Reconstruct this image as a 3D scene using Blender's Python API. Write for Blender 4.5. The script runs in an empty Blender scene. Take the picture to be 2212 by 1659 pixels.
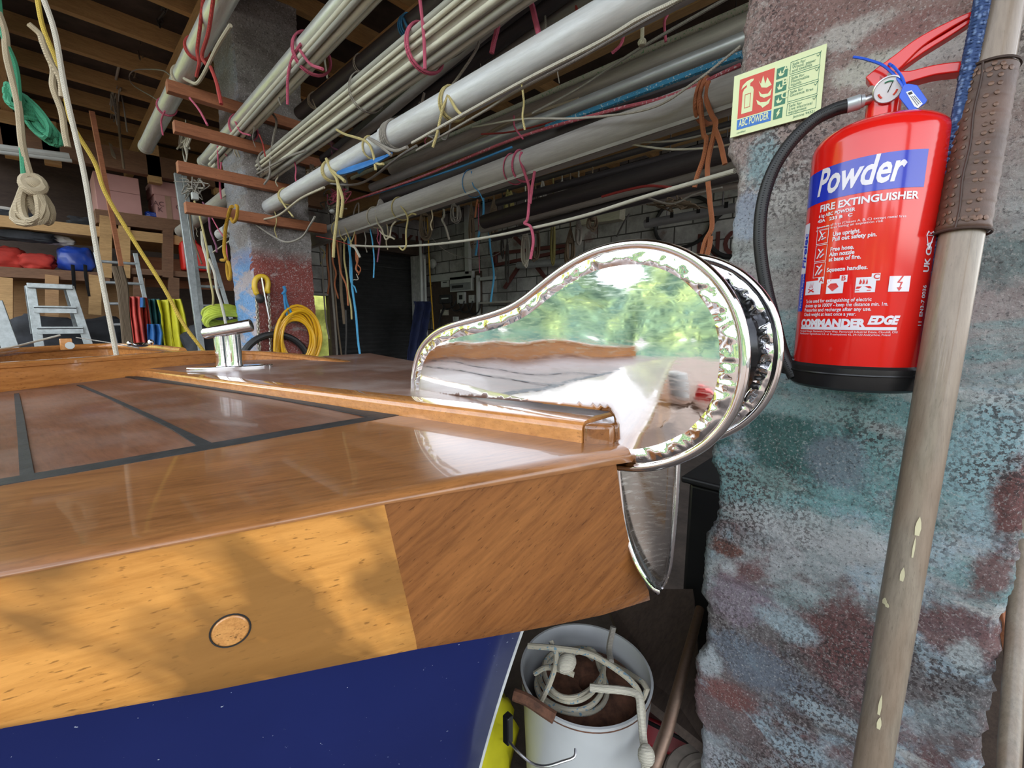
import bpy, bmesh, math, random
from mathutils import Vector, Matrix, noise
random.seed(7)
V = Vector
PI = math.pi
C = bpy.context.scene.collection

# ------------------------------------------------------------------ camera
F = 930.0; EYE = 1.3; PITCH = math.radians(8.3)
HEAD = V((.728, .6856, 0)).normalized()
O = V((0, 0, EYE))
FW = V((HEAD.x*math.cos(PITCH), HEAD.y*math.cos(PITCH), -math.sin(PITCH)))
RT = V((HEAD.y, -HEAD.x, 0)); UP = RT.cross(FW)
cd = bpy.data.cameras.new('camera'); cam = bpy.data.objects.new('camera', cd); C.objects.link(cam)
cd.sensor_fit = 'HORIZONTAL'; cd.sensor_width = 36; cd.lens = 36*F/2212; cd.clip_start = .01; cd.clip_end = 500
cam.matrix_world = Matrix(((RT.x, UP.x, -FW.x, O.x), (RT.y, UP.y, -FW.y, O.y), (RT.z, UP.z, -FW.z, O.z), (0, 0, 0, 1)))
bpy.context.scene.camera = cam

# ------------------------------------------------------------------ sky, sun, exposure
sc = bpy.context.scene
w = bpy.data.worlds.new('sky'); sc.world = w; w.use_nodes = True
nt = w.node_tree
bg = nt.nodes['Background']; sky = nt.nodes.new('ShaderNodeTexSky')
sky.sky_type = 'NISHITA'; sky.sun_disc = False; sky.sun_elevation = math.radians(48); sky.sun_rotation = math.radians(60)
sky.air_density = 1.3; sky.dust_density = 3.0; sky.ozone_density = .8
mixb = nt.nodes.new('ShaderNodeMix'); mixb.data_type = 'RGBA'; mixb.inputs[0].default_value = .78
hs = nt.nodes.new('ShaderNodeRGBToBW'); nt.links.new(sky.outputs[0], hs.inputs[0])
nt.links.new(sky.outputs[0], mixb.inputs[6]); nt.links.new(hs.outputs[0], mixb.inputs[7])
nt.links.new(mixb.outputs[2], bg.inputs[0]); bg.inputs[1].default_value = .62
sl = bpy.data.lights.new('sun', 'SUN'); sl.energy = 4.0; sl.angle = math.radians(1.5); sl.color = (1, .95, .86)
so = bpy.data.objects.new('sun', sl); C.objects.link(so)
so.rotation_euler = (math.radians(42), 0, math.radians(120))
sc.view_settings.view_transform = 'Standard'; sc.view_settings.look = 'None'
sc.view_settings.gamma = 1; sc.view_settings.use_curve_mapping = False
sc.view_settings.exposure = 1.2

# ------------------------------------------------------------------ rays through the lens, to take real positions from the photograph
def ray(x, y): return FW + RT*((x-1106)/F) + UP*((829.5-y)/F)
def PX(x, y, c): v = ray(x, y); return O + v*(c/v.x)
def PY(x, y, c): v = ray(x, y); return O + v*(c/v.y)
def PZ(x, y, c): v = ray(x, y); return O + v*((c-EYE)/v.z)
def PD(x, y, c): return O + ray(x, y)*c
def PN(x, y, c, n): v = ray(x, y); return O + v*((c-O).dot(n)/v.dot(n))

# ------------------------------------------------------------------ materials
M = {}
def L_(nt, a, b): nt.links.new(a, b)
def newmat(name):
    m = bpy.data.materials.new(name); m.use_nodes = True; M[name] = m
    return m, m.node_tree, m.node_tree.nodes['Principled BSDF']
def coords(nt, scale=(1, 1, 1), rot=(0, 0, 0)):
    tc = nt.nodes.new('ShaderNodeTexCoord'); mp = nt.nodes.new('ShaderNodeMapping')
    mp.inputs['Scale'].default_value = scale; mp.inputs['Rotation'].default_value = rot
    L_(nt, tc.outputs['Object'], mp.inputs[0]); return mp.outputs[0]
def nz(nt, vec, scale, detail=5, rough=.6, dist=0):
    n = nt.nodes.new('ShaderNodeTexNoise'); n.inputs['Scale'].default_value = scale; n.inputs['Detail'].default_value = detail
    n.inputs['Roughness'].default_value = rough; n.inputs['Distortion'].default_value = dist
    L_(nt, vec, n.inputs['Vector']); return n.outputs[0]
def ramp(nt, fac, stops):
    r = nt.nodes.new('ShaderNodeValToRGB'); e = r.color_ramp.elements
    while len(e) < len(stops): e.new(.5)
    for el, (p, c) in zip(e, stops):
        el.position = p; el.color = (c[0], c[1], c[2], 1) if hasattr(c, '__len__') else (c, c, c, 1)
    L_(nt, fac, r.inputs[0]); return r.outputs[0]
def mix(nt, f, a, b, mode='MIX'):
    m = nt.nodes.new('ShaderNodeMix'); m.data_type = 'RGBA'; m.blend_type = mode
    for s, v in ((m.inputs[0], f), (m.inputs[6], a), (m.inputs[7], b)):
        if hasattr(v, 'is_linked'): L_(nt, v, s)
        elif hasattr(v, '__len__'): s.default_value = (v[0], v[1], v[2], 1)
        else: s.default_value = v
    return m.outputs[2]
def bump(nt, b, h, strength, dist=.002):
    n = nt.nodes.new('ShaderNodeBump'); n.inputs['Strength'].default_value = strength; n.inputs['Distance'].default_value = dist
    L_(nt, h, n.inputs['Height']); L_(nt, n.outputs[0], b.inputs['Normal'])
def setb(b, rough=.5, metal=0, coat=0, spec=None):
    b.inputs['Roughness'].default_value = rough; b.inputs['Metallic'].default_value = metal
    b.inputs['Coat Weight'].default_value = coat; b.inputs['Coat Roughness'].default_value = .04
    if spec is not None: b.inputs['Specular IOR Level'].default_value = spec
def plain(name, c, rough=.5, metal=0, coat=0, var=.15, ns=9, bs=0, bd=.002, bn=60):
    m, nt, b = newmat(name); setb(b, rough, metal, coat)
    v = coords(nt)
    n = nz(nt, v, ns, 4)
    c2 = tuple(x*(1-var) for x in c); c3 = tuple(min(1, x*(1+var*.6)) for x in c)
    L_(nt, ramp(nt, n, [(.3, c2), (.7, c3)]), b.inputs[0])
    if bs: bump(nt, b, nz(nt, v, bn, 4), bs, bd)
    return m
def grain(nt, rot, st):
    tc = nt.nodes.new('ShaderNodeTexCoord'); mp = nt.nodes.new('ShaderNodeMapping'); mp.vector_type = 'TEXTURE'
    mp.inputs['Scale'].default_value = (st, 1, 1); mp.inputs['Rotation'].default_value = rot if isinstance(rot, list) else (0, 0, rot)
    L_(nt, tc.outputs['Object'], mp.inputs[0]); return mp.outputs[0]
def wood(name, c1, c2, c3, rot=0, rough=.25, coat=0, pore=.5, ls=3, fs=26, fig_dapple=None, dust=0, spec=None):
    """grain runs along the local X turned by rot about Z"""
    m, nt, b = newmat(name); setb(b, rough, 0, coat, spec)
    if isinstance(rot, tuple): v = vp = coords(nt, rot)
    else:
        v = grain(nt, rot, 8); vp = grain(nt, rot, 4)
    big = nz(nt, v, ls*4, 4, .6, .6); fine = nz(nt, v, fs*5, 6, .7)
    col = ramp(nt, big, [(.25, c1), (.5, c2), (.75, c3)])
    col = mix(nt, .4, col, ramp(nt, fine, [(.3, tuple(x*.55 for x in c1)), (.6, c3)]), 'MIX') if pore else col
    po = nz(nt, vp, 420, 3, .5)
    col = mix(nt, ramp(nt, po, [(.62, 0), (.70, pore)]), col, tuple(x*.22 for x in c1))
    if fig_dapple:  # mottle: wood figure on the oar, painted light dapples on the strake
        fv = grain(nt, [0, .75, -.307], 2.3) if not isinstance(rot, tuple) else coords(nt, (1, 1, .3)); f = nz(nt, fv, fig_dapple[0], 3, .5, .3)
        col = mix(nt, ramp(nt, f, [(.43, 0.0), (.60, fig_dapple[1])]), col, fig_dapple[2])
    if dust:
        col = mix(nt, ramp(nt, nz(nt, coords(nt), 7, 5), [(.45, 0), (.7, dust)]), col, (.45, .38, .34))
    L_(nt, col, b.inputs[0])
    bump(nt, b, fine, .08, .0006)
    return m

wood('deck_mahogany', (.085, .034, .018), (.15, .060, .030), (.23, .095, .047), rot=PI/2+.1, rough=.42, coat=.08, spec=.3, pore=.3, ls=4, fs=40, dust=.25)
wood('covering_board', (.14, .052, .015), (.24, .092, .027), (.36, .155, .048), rot=-.307, rough=.3, coat=.45, pore=.3, ls=4, fs=40)
wood('moulding_wood', (.36, .13, .03), (.47, .19, .05), (.6, .27, .085), rot=PI/2-.24, rough=.2, coat=.8, pore=.4, ls=5)
wood('platform_wood', (.13, .065, .042), (.18, .09, .06), (.24, .125, .085), rot=PI/2, rough=.42, coat=.05, spec=.28, pore=.3, dust=.45)
wood('strake_light', (.50, .20, .035), (.63, .28, .06), (.74, .37, .10), rot=-.307, rough=.22, coat=.8, pore=.6, ls=3, fig_dapple=(21, .85, (.20, .095, .026)))  # dark mottling puts the caustic light dapples into the strake's colour
wood('stem_wood', (.12, .042, .012), (.20, .072, .019), (.31, .125, .035), rot=[0, -.55, -.307], rough=.2, coat=.8, pore=.5, ls=5)
wood('plug_wood', (.35, .14, .035), (.47, .21, .06), (.6, .3, .09), rot=.4, rough=.35, coat=.5, pore=.8, ls=60, fs=120)
wood('far_rail_wood', (.32, .11, .025), (.45, .17, .04), (.58, .25, .07), rot=.6, rough=.25, coat=.6, pore=.4, ls=4)
wood('pine', (.34, .19, .07), (.46, .27, .11), (.56, .35, .15), rot=0, rough=.7, pore=.2)
wood('pine_y', (.34, .19, .07), (.46, .27, .11), (.56, .35, .15), rot=PI/2, rough=.7, pore=.2)
wood('red_pine', (.22, .075, .032), (.34, .12, .05), (.44, .17, .08), rot=0, rough=.65, pore=.4)
wood('old_board', (.10, .05, .028), (.17, .085, .045), (.25, .13, .07), rot=0, rough=.75, pore=.3)
wood('dark_board', (.035, .022, .017), (.06, .04, .03), (.09, .06, .045), rot=0, rough=.8, pore=.2)
wood('ply', (.28, .15, .065), (.38, .21, .09), (.46, .27, .13), rot=0, rough=.75, pore=.2)
wood('oar_wood', (.15, .12, .09), (.22, .18, .135), (.31, .26, .20), rot=(1.5, 1.5, .12), rough=.42, coat=.25, pore=.3, ls=4, fig_dapple=(16, .4, (.22, .14, .09)))
plain('caulk', (.018, .020, .022), .55, var=.5, ns=60, bs=.3)
plain('black_gap', (.01, .009, .008), .8)
plain('chalk_patch', (.45, .36, .15), .5, var=.4, ns=60)

def metal(name, c, rough, scratch=0, grime=0):
    m, nt, b = newmat(name); setb(b, rough, 1)
    b.inputs[0].default_value = (*c, 1)
    v = coords(nt, (1, 1, 6), (.6, .3, 0))
    n = nz(nt, v, 60, 5)
    if scratch:
        L_(nt, ramp(nt, n, [(.45, rough), (.75, min(1, rough+scratch))]), b.inputs['Roughness'])
    if grime:
        g = nz(nt, coords(nt), 14, 6)
        L_(nt, mix(nt, ramp(nt, g, [(.45, 0), (.7, grime)]), c, (.25, .2, .15)), b.inputs[0])
    return m
metal('chrome', (.86, .86, .88), .035, .12)
metal('chrome_dull', (.72, .71, .70), .12, .2, .3)
metal('chrome_dark', (.32, .31, .30), .15, .25, .3)
metal('steel', (.6, .6, .62), .3, .2, .3)
metal('rusty_steel', (.30, .2, .15), .5, .2, .5)
metal('chain_steel', (.35, .32, .28), .45, .2, .6)
def alu(name, c, rough, met, dirt=(.24, .15, .09), damt=.6, sc=3):
    m, nt, b = newmat(name); setb(b, rough, met, 0)
    v = coords(nt, (1, .12, 1)); g = nz(nt, v, sc*3, 6, .7)
    f2 = nz(nt, coords(nt, (8, .6, 8)), 14, 5, .7)
    col = mix(nt, ramp(nt, g, [(.42, 0), (.75, damt)]), c, dirt)
    col = mix(nt, ramp(nt, f2, [(.35, .35), (.6, 0)]), col, tuple(x*.5 for x in c))
    L_(nt, col, b.inputs[0]); L_(nt, ramp(nt, g, [(.3, rough), (.8, min(1, rough+.3))]), b.inputs['Roughness'])
    return m
alu('white_mast', (.62, .64, .65), .38, .12)
alu('cream_mast', (.70, .68, .56), .4, .25)
alu('silver_mast', (.66, .68, .66), .3, .5, damt=.3)
alu('grey_mast', (.52, .50, .45), .42, .35, (.22, .15, .10), .5)
alu('dusty_mast', (.44, .42, .38), .6, .2, (.16, .13, .10), .5)
alu('dark_mast', (.075, .068, .072), .4, .3, (.14, .11, .10), .5)
alu('batten_plastic', (.70, .69, .56), .5, 0, (.34, .28, .2), .5)
alu('grey_batten', (.42, .42, .37), .6, 0, (.2, .16, .12), .5)

PATCHES = [(1690, 960, 70, 110, (.045, .13, .12), .95), (1812, 1000, 45, 60, (.20, .24, .29), .8), (1750, 880, 130, 28, (.33, .54, .54), .7), (2130, 1020, 60, 140, (.34, .53, .58), .9),
 (2200, 1090, 34, 110, (.16, .05, .042), .95), (1572, 1185, 28, 20, (.19, .075, .055), .95), (1760, 1150, 130, 45, (.60, .61, .62), .65), (1820, 1370, 70, 90, (.17, .06, .055), .9), (2080, 1370, 80, 60, (.17, .06, .055), .85),
 (2145, 1250, 28, 60, (.18, .065, .06), .85), (1600, 1300, 60, 55, (.27, .20, .25), .8), (1700, 1350, 50, 30, (.42, .54, .60), .85), (1640, 1440, 85, 60, (.17, .21, .27), .8), (1532, 1430, 22, 40, (.50, .56, .60), .8),
 (1575, 1500, 40, 30, (.22, .085, .075), .85), (1800, 1555, 70, 22, (.42, .52, .58), .7), (2085, 1420, 18, 50, (.5, .56, .57), .85), (1740, 50, 95, 80, (.27, .15, .135), .7), (1880, 150, 70, 32, (.60, .60, .52), .8), (1830, 75, 55, 26, (.58, .56, .52), .75),
 (1650, 345, 30, 60, (.25, .44, .48), .7), (1612, 470, 28, 55, (.33, .42, .56), .6), (2010, 110, 60, 40, (.62, .62, .60), .6), (2150, 560, 50, 60, (.14, .25, .25), .7), (1960, 60, 60, 30, (.30, .14, .13), .7), (1640, 1040, 60, 40, (.30, .44, .42), .6)]
def blockpaint(name, kind):
    m, nt, b = newmat(name); setb(b, .85)
    v = coords(nt); sep = nt.nodes.new('ShaderNodeSeparateXYZ'); L_(nt, v, sep.inputs[0])
    def z(stops): 
        mr = nt.nodes.new('ShaderNodeMapRange'); mr.inputs[1].default_value = 0; mr.inputs[2].default_value = 3
        L_(nt, sep.outputs[2], mr.inputs[0]); return ramp(nt, mr.outputs[0], [(p/3, s) for p, s in stops])
    vs = coords(nt, (1, 1, 1)); vd = coords(nt, (1, .6, 1.7), (.5, 0, 0)); vg = coords(nt, (1, 2.2, .8), (.2, 0, 0))
    if kind == 'near':
        vi = coords(nt, (1, 1, 1), (.7, .3, .2)); vj = coords(nt, (1, 1.3, 1), (.3, 0, .9))
        n1 = nz(nt, vd, 6, 7, .7, .4); n2 = nz(nt, vi, 4.6, 7, .62, .5); n3 = nz(nt, vj, 7, 6, .65, .6); n4 = nz(nt, vd, 3.6, 6, .6, .7)
        col = mix(nt, ramp(nt, n1, [(.36, 0), (.60, 1)]), z([(.5, (.20, .19, .22)), (1.1, (.27, .28, .29)), (1.5, (.30, .27, .25)), (1.7, (.34, .29, .27))]), z([(.5, (.46, .46, .50)), (1.1, (.55, .58, .58)), (1.6, (.58, .55, .50))]))
        red = mix(nt, ramp(nt, n2, [(.42, 0), (.49, 1)]), (0, 0, 0), z([(.2, .9), (.75, .95), (.92, .7), (1.02, .15), (1.45, .15), (1.60, .45), (1.75, .7), (2.2, .7)]), 'MIX')
        col = mix(nt, red, col, z([(.5, (.17, .065, .065)), (1.3, (.20, .07, .065)), (1.7, (.29, .15, .13))]))
        teal = mix(nt, ramp(nt, n4, [(.43, 0), (.52, 1)]), (0, 0, 0), z([(.5, .15), (.8, .35), (.98, .9), (1.25, .9), (1.32, .6), (1.42, .2), (1.6, .0)]), 'MIX')
        col = mix(nt, teal, col, (.19, .40, .41))
        dk = mix(nt, ramp(nt, n3, [(.51, 0), (.58, 1)]), (0, 0, 0), z([(.4, .1), (.92, .3), (1.0, .95), (1.17, .9), (1.22, .2), (1.5, .0)]), 'MIX')
        col = mix(nt, dk, col, (.055, .16, .155))
        blue = mix(nt, ramp(nt, nz(nt, vi, 6.5, 6, .65, .5), [(.55, 0), (.61, 1)]), (0, 0, 0), z([(.2, .8), (.75, .85), (1.0, .6), (1.3, .4), (1.45, .1), (2, 0)]), 'MIX')
        col = mix(nt, blue, col, (.40, .52, .60))
        wh = mix(nt, ramp(nt, nz(nt, vd, 7, 7, .72, .3), [(.57, 0), (.62, 1)]), (0, 0, 0), z([(.3, .5), (1.0, .6), (1.4, .4), (1.6, .8), (2, .8)]), 'MIX')
        col = mix(nt, wh, col, (.66, .66, .63))
        nd_ = nt.nodes.new('ShaderNodeTexNoise'); nd_.inputs['Scale'].default_value = 16; nd_.inputs['Detail'].default_value = 6; nd_.inputs['Roughness'].default_value = .7; L_(nt, v, nd_.inputs[0])
        grit = nz(nt, vs, 120, 4, .7)
        for (px, py, rx, ry, c_, st_) in PATCHES:
            q = PX(px, py, .92); k_ = (q-O).dot(FW)/F; ry_, rz_ = rx*k_*1.35, ry*k_
            mp = nt.nodes.new('ShaderNodeMapping'); mp.vector_type = 'TEXTURE'; mp.inputs['Location'].default_value = (.92, q.y, q.z); mp.inputs['Scale'].default_value = (1, ry_, rz_); L_(nt, v, mp.inputs[0])
            sm = nt.nodes.new('ShaderNodeVectorMath'); sm.operation = 'MULTIPLY'; sm.inputs[1].default_value = (0, 1, 1); L_(nt, mp.outputs[0], sm.inputs[0])
            ln = nt.nodes.new('ShaderNodeVectorMath'); ln.operation = 'LENGTH'; L_(nt, sm.outputs[0], ln.inputs[0])
            ad = nt.nodes.new('ShaderNodeMath'); ad.operation = 'MULTIPLY_ADD'; ad.inputs[1].default_value = 1.9; L_(nt, nd_.outputs[0], ad.inputs[0]); L_(nt, ln.outputs['Value'], ad.inputs[2])
            a2 = nt.nodes.new('ShaderNodeMath'); a2.operation = 'MULTIPLY_ADD'; a2.inputs[1].default_value = .9; L_(nt, grit, a2.inputs[0]); L_(nt, ad.outputs[0], a2.inputs[2])
            mr = nt.nodes.new('ShaderNodeMapRange'); mr.inputs[1].default_value = 2.55; mr.inputs[2].default_value = 2.05; mr.inputs[3].default_value = 0; mr.inputs[4].default_value = st_; L_(nt, a2.outputs[0], mr.inputs[0])
            col = mix(nt, mr.outputs[0], col, c_)
        col = mix(nt, mix(nt, ramp(nt, nz(nt, vs, 5, 5, .6), [(.45, 0), (.62, 1)]), (0, 0, 0), ramp(nt, nz(nt, vs, 150, 3, .6), [(.50, 0), (.54, .85)])), col, (.05, .035, .035))
        spk = 190
    elif kind == 'red':
        n1 = nz(nt, vd, 4, 6, .65, .5); n2 = nz(nt, vs, 6, 7, .7, .4)
        col = mix(nt, ramp(nt, n1, [(.4, 0), (.6, 1)]), (.16, .14, .13), (.27, .25, .24))
        redz = mix(nt, ramp(nt, n2, [(.33, 0), (.42, 1)]), (0, 0, 0), z([(.3, .9), (1.68, 1), (1.78, 0)]), 'MIX')
        col = mix(nt, redz, col, mix(nt, n1, (.17, .028, .022), (.27, .07, .055)))
        whz = mix(nt, ramp(nt, nz(nt, vd, 9, 6, .7), [(.60, 0), (.66, 1)]), (0, 0, 0), z([(.3, .6), (1.6, .6), (2.0, .2)]), 'MIX')
        col = mix(nt, whz, col, (.42, .38, .36))
        # the left face (facing the open side) is white and light blue
        tc = nt.nodes.new('ShaderNodeNewGeometry'); sx = nt.nodes.new('ShaderNodeSeparateXYZ'); L_(nt, tc.outputs['True Normal'], sx.inputs[0])
        face = ramp(nt, sx.outputs[0], [(0, 0), (.001, 0)]);
        mm = nt.nodes.new('ShaderNodeMath'); mm.operation = 'LESS_THAN'; mm.inputs[1].default_value = -.7; L_(nt, sx.outputs[0], mm.inputs[0])
        lf = mix(nt, ramp(nt, n1, [(.47, 0), (.55, 1)]), (.45, .40, .42), (.13, .32, .60))
        lz = mix(nt, mm.outputs[0], (0, 0, 0), z([(.3, 1), (1.65, .9), (1.8, .1)]), 'MIX')
        col = mix(nt, lz, col, lf)
        spk = 90
    else:
        n1 = nz(nt, vd, 4, 6, .65, .5)
        col = mix(nt, ramp(nt, n1, [(.3, 0), (.7, 1)]), (.22, .21, .20), (.34, .33, .31))
        spk = 90
    s1 = nz(nt, vs, spk, 4, .7)
    col = mix(nt, ramp(nt, s1, [(.32, .75), (.46, 0)]), col, (.03, .026, .028))
    col = mix(nt, ramp(nt, nz(nt, vs, spk*1.3, 3, .7), [(.55, 0), (.68, .45)]), col, (.72, .70, .68))
    L_(nt, col, b.inputs[0])
    bump(nt, b, nz(nt, vs, spk*.8, 6, .75), 1.0, .005)
    return m
blockpaint('pillar_paint', 'near'); blockpaint('red_pillar_paint', 'red'); blockpaint('bare_block', 'bare')

def blockwall():
    m, nt, b = newmat('block_wall'); setb(b, .9)
    v = coords(nt); s = nt.nodes.new('ShaderNodeSeparateXYZ'); L_(nt, v, s.inputs[0])
    cx = nt.nodes.new('ShaderNodeCombineXYZ'); ad = nt.nodes.new('ShaderNodeMath'); ad.operation = 'ADD'
    L_(nt, s.outputs[0], ad.inputs[0]); L_(nt, s.outputs[1], ad.inputs[1])
    L_(nt, ad.outputs[0], cx.inputs[0]); L_(nt, s.outputs[2], cx.inputs[1])
    br = nt.nodes.new('ShaderNodeTexBrick'); br.inputs['Scale'].default_value = 1; br.inputs['Mortar Size'].default_value = .009
    br.inputs['Brick Width'].default_value = .45; br.inputs['Row Height'].default_value = .225
    br.inputs['Color1'].default_value = (.40, .395, .39, 1); br.inputs['Color2'].default_value = (.56, .55, .54, 1); br.inputs['Mortar'].default_value = (.055, .052, .05, 1)
    L_(nt, cx.outputs[0], br.inputs['Vector'])
    n = nz(nt, v, 1.6, 6, .7)
    col = mix(nt, ramp(nt, n, [(.35, .7), (.6, 0)]), br.outputs[0], (.09, .085, .08))
    col = mix(nt, ramp(nt, nz(nt, v, 2.3, 5, .7), [(.6, 0), (.68, .5)]), col, (.16, .06, .05))
    L_(nt, col, b.inputs[0])
    hm = mix(nt, .3, br.outputs[1], nz(nt, v, 40, 5)); inv = nt.nodes.new('ShaderNodeInvert'); L_(nt, hm, inv.inputs[1])
    bump(nt, b, inv.outputs[0], .6, .01)
blockwall()
def floor_mat():
    m, nt, b = newmat('floor_dirt'); setb(b, .9)
    v = coords(nt)
    L_(nt, ramp(nt, nz(nt, v, 5, 8, .7), [(.3, (.035, .025, .02)), (.7, (.10, .075, .06))]), b.inputs[0]); bump(nt, b, nz(nt, v, 30, 6), .5, .01)
floor_mat()

def rope(name, c, c2=None, tw=160, ang=.6, flec=None):
    m, nt, b = newmat(name); setb(b, .85)
    v = coords(nt)
    wv = nt.nodes.new('ShaderNodeTexWave'); wv.inputs['Scale'].default_value = tw; wv.bands_direction = 'DIAGONAL'; wv.inputs['Distortion'].default_value = 1.5
    L_(nt, v, wv.inputs[0])
    c2 = c2 or tuple(x*.6 for x in c)
    col = ramp(nt, wv.outputs[0], [(.15, c2), (.55, c)])
    col = mix(nt, ramp(nt, nz(nt, v, 12, 5), [(.4, 0), (.75, .35)]), col, tuple(x*.5 for x in c))
    if flec: col = mix(nt, ramp(nt, nz(nt, v, 110, 2), [(.60, 0), (.63, .9)]), col, flec)
    L_(nt, col, b.inputs[0]); bump(nt, b, wv.outputs[0], .6, .001)
    return m
rope('rope_white', (.62, .58, .48)); rope('rope_cream', (.58, .52, .38)); rope('rope_beige', (.46, .38, .25)); rope('rope_yellow', (.62, .44, .07))
rope('rope_straw', (.60, .50, .22)); rope('rope_green', (.05, .30, .16)); rope('rope_blue', (.05, .26, .52)); rope('rope_lightblue', (.10, .42, .72))
rope('rope_pink', (.62, .12, .2)); rope('rope_red', (.5, .06, .05)); rope('rope_orange', (.50, .17, .07)); rope('rope_brown', (.17, .12, .075))
rope('rope_grey', (.33, .30, .26)); rope('rope_dark', (.06, .055, .05)); rope('rope_purple', (.26, .09, .16))
rope('rope_olive', (.26, .22, .07)); rope('rope_amber', (.55, .30, .02))
rope('rope_bucket', (.50, .46, .36), (.40, .36, .27), 300, flec=(.12, .25, .34)); rope('rope_braid_green', (.42, .40, .30), flec=(.1, .22, .1))
rope('rope_blue_white', (.05, .28, .48), flec=(.5, .55, .55)); rope('rope_red_white', (.45, .09, .11), flec=(.5, .4, .4))
def braid():
    m, nt, b = newmat('braid_blue'); setb(b, .75)
    v1 = coords(nt, (1, 1, 1), (0, .7, 0))
    w1 = nt.nodes.new('ShaderNodeTexVoronoi'); w1.inputs['Scale'].default_value = 210; L_(nt, coords(nt, (1, 1, .6)), w1.inputs[0])
    L_(nt, ramp(nt, w1.outputs[0], [(.15, (.16, .24, .42)), (.5, (.02, .05, .15))]), b.inputs[0])
    inv = nt.nodes.new('ShaderNodeInvert'); L_(nt, w1.outputs[0], inv.inputs[1]); bump(nt, b, inv.outputs[0], .8, .002)
braid()
# plain paints, plastics and cloths
plain('hull_blue', (.012, .020, .105), .28, 0, .1, var=.12, ns=3)
def hull():
    M['hull_blue'].node_tree.nodes['Principled BSDF'].inputs['Specular IOR Level'].default_value = .25
    m = M['hull_blue']; nt = m.node_tree; b = nt.nodes['Principled BSDF']
    src = b.inputs[0].links[0].from_socket; v = coords(nt)
    L_(nt, mix(nt, ramp(nt, nz(nt, v, 130, 2), [(.735, 0), (.75, .7)]), src, (.4, .45, .55)), b.inputs[0])
hull()
plain('white_paint', (.6, .62, .62), .35, var=.2); plain('ext_red', (.66, .012, .008), .16, 0, .25, var=.04); plain('ext_blue', (.012, .03, .42), .18, 0, .2, var=.03)
plain('ext_white', (.66, .62, .68), .25, 0, .4, var=.03); plain('ext_text_red', (.55, .012, .01), .3, var=.03); plain('black_plastic', (.012, .012, .013), .35, var=.3, bs=.15)
plain('black_rubber', (.016, .016, .017), .5, var=.3)
plain('lum_plate', (.66, .72, .40), .45, var=.04); plain('sign_red', (.58, .045, .02), .45, var=.04); plain('sign_blue', (.012, .14, .50), .45, var=.04)
plain('sign_green', (.02, .17, .09), .45, var=.05); plain('tag_blue', (.015, .09, .62), .35, var=.08); plain('dial_white', (.7, .72, .74), .3, var=.03)
plain('leather', (.085, .042, .026), .5, 0, 0, var=.5, ns=14, bs=.3, bn=110); plain('leather_seam', (.055, .03, .022), .6, var=.3)
plain('copper_tack', (.13, .07, .045), .4, .3, var=.4, ns=80)
plain('paint_fleck', (.6, .55, .35), .6, var=.1)
plain('bucket_white', (.58, .60, .61), .38, 0, .2, var=.1, ns=5); plain('rust', (.13, .055, .03), .85, var=.6, ns=40, bs=.6)
plain('cardboard_pink', (.50, .27, .25), .85, var=.08, ns=4); plain('cardboard_seam', (.28, .14, .13), .9); plain('tape_brown', (.36, .22, .15), .6)
plain('ink', (.12, .05, .06), .8); plain('cloth_red', (.45, .035, .022), .8, var=.25); plain('cloth_blue', (.008, .045, .30), .4, 0, .3, var=.3)
plain('cloth_navy', (.01, .018, .075), .75, var=.3); plain('cloth_dark', (.025, .027, .032), .8, var=.5); plain('cloth_yellow', (.62, .58, .03), .6, var=.2)
plain('cloth_salmon', (.62, .09, .07), .7, var=.2); plain('cloth_teal', (.01, .09, .10), .6, var=.4); plain('cloth_skyblue', (.03, .15, .42), .6)
plain('cloth_white', (.5, .48, .44), .8, var=.3); plain('jerry_red', (.65, .018, .01), .4, var=.1); plain('hose_yellow', (.68, .36, .008), .4, 0, .2, var=.15)
plain('hook_yellow', (.66, .42, .02), .45, 0, .2, var=.2, ns=20); plain('lime', (.42, .50, .05), .7, var=.4); plain('orange_strap', (.75, .22, .02), .6)
plain('alu_ladder', (.40, .44, .45), .4, .5, var=.25, ns=30); plain('tarp_blue', (.02, .17, .50), .5, var=.25, ns=14, bs=.3); plain('blue_weave', (.03, .2, .45), .6, var=.2)
plain('shutter', (.045, .046, .048), .55, .2, var=.2); plain('white_plastic', (.5, .52, .50), .4, var=.1); plain('grey_plastic', (.25, .26, .26), .5); plain('meter_dark', (.03, .03, .03), .4)
plain('stone_wheel', (.24, .20, .165), .8, var=.25, ns=30, bs=.3); plain('machine_red', (.30, .01, .02), .5, var=.3); plain('concrete_light', (.36, .36, .34), .9, var=.25, bs=.5)
plain('paint_wall_red', (.12, .035, .03), .8); plain('tube_silver', (.45, .48, .50), .3, .4); plain('yellow_tarp', (.65, .60, .02), .5, var=.15, bs=.3, bn=20)
plain('orange_box', (.55, .22, .07), .7); plain('water', (.03, .06, .07), .05, 0, 0, bs=.2, bd=.05, bn=1)
def leaves():
    m, nt, b = newmat('leaf_green'); setb(b, .9, spec=.1); v = coords(nt)
    c = ramp(nt, nz(nt, v, .16, 4, .6), [(.35, (.040, .075, .065)), (.5, (.075, .115, .060)), (.65, (.20, .25, .09))])
    L_(nt, mix(nt, ramp(nt, nz(nt, v, 1.1, 6, .75), [(.45, .8), (.6, 0)]), c, (.006, .015, .012)), b.inputs[0])
leaves(); plain('leaf_painted_sun', (.62, .66, .16), .8, var=.35, ns=6); plain('shingle', (.30, .27, .23), .9, var=.4, ns=3)  # hedge leaves: sunlight put into the colour, since the face is backlit
plain('door_frame_white', (.42, .42, .41), .7, var=.3, ns=12); plain('roof_sheet', (.06, .04, .03), .8, var=.4); plain('bark', (.1, .08, .06), .9, var=.4)

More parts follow.
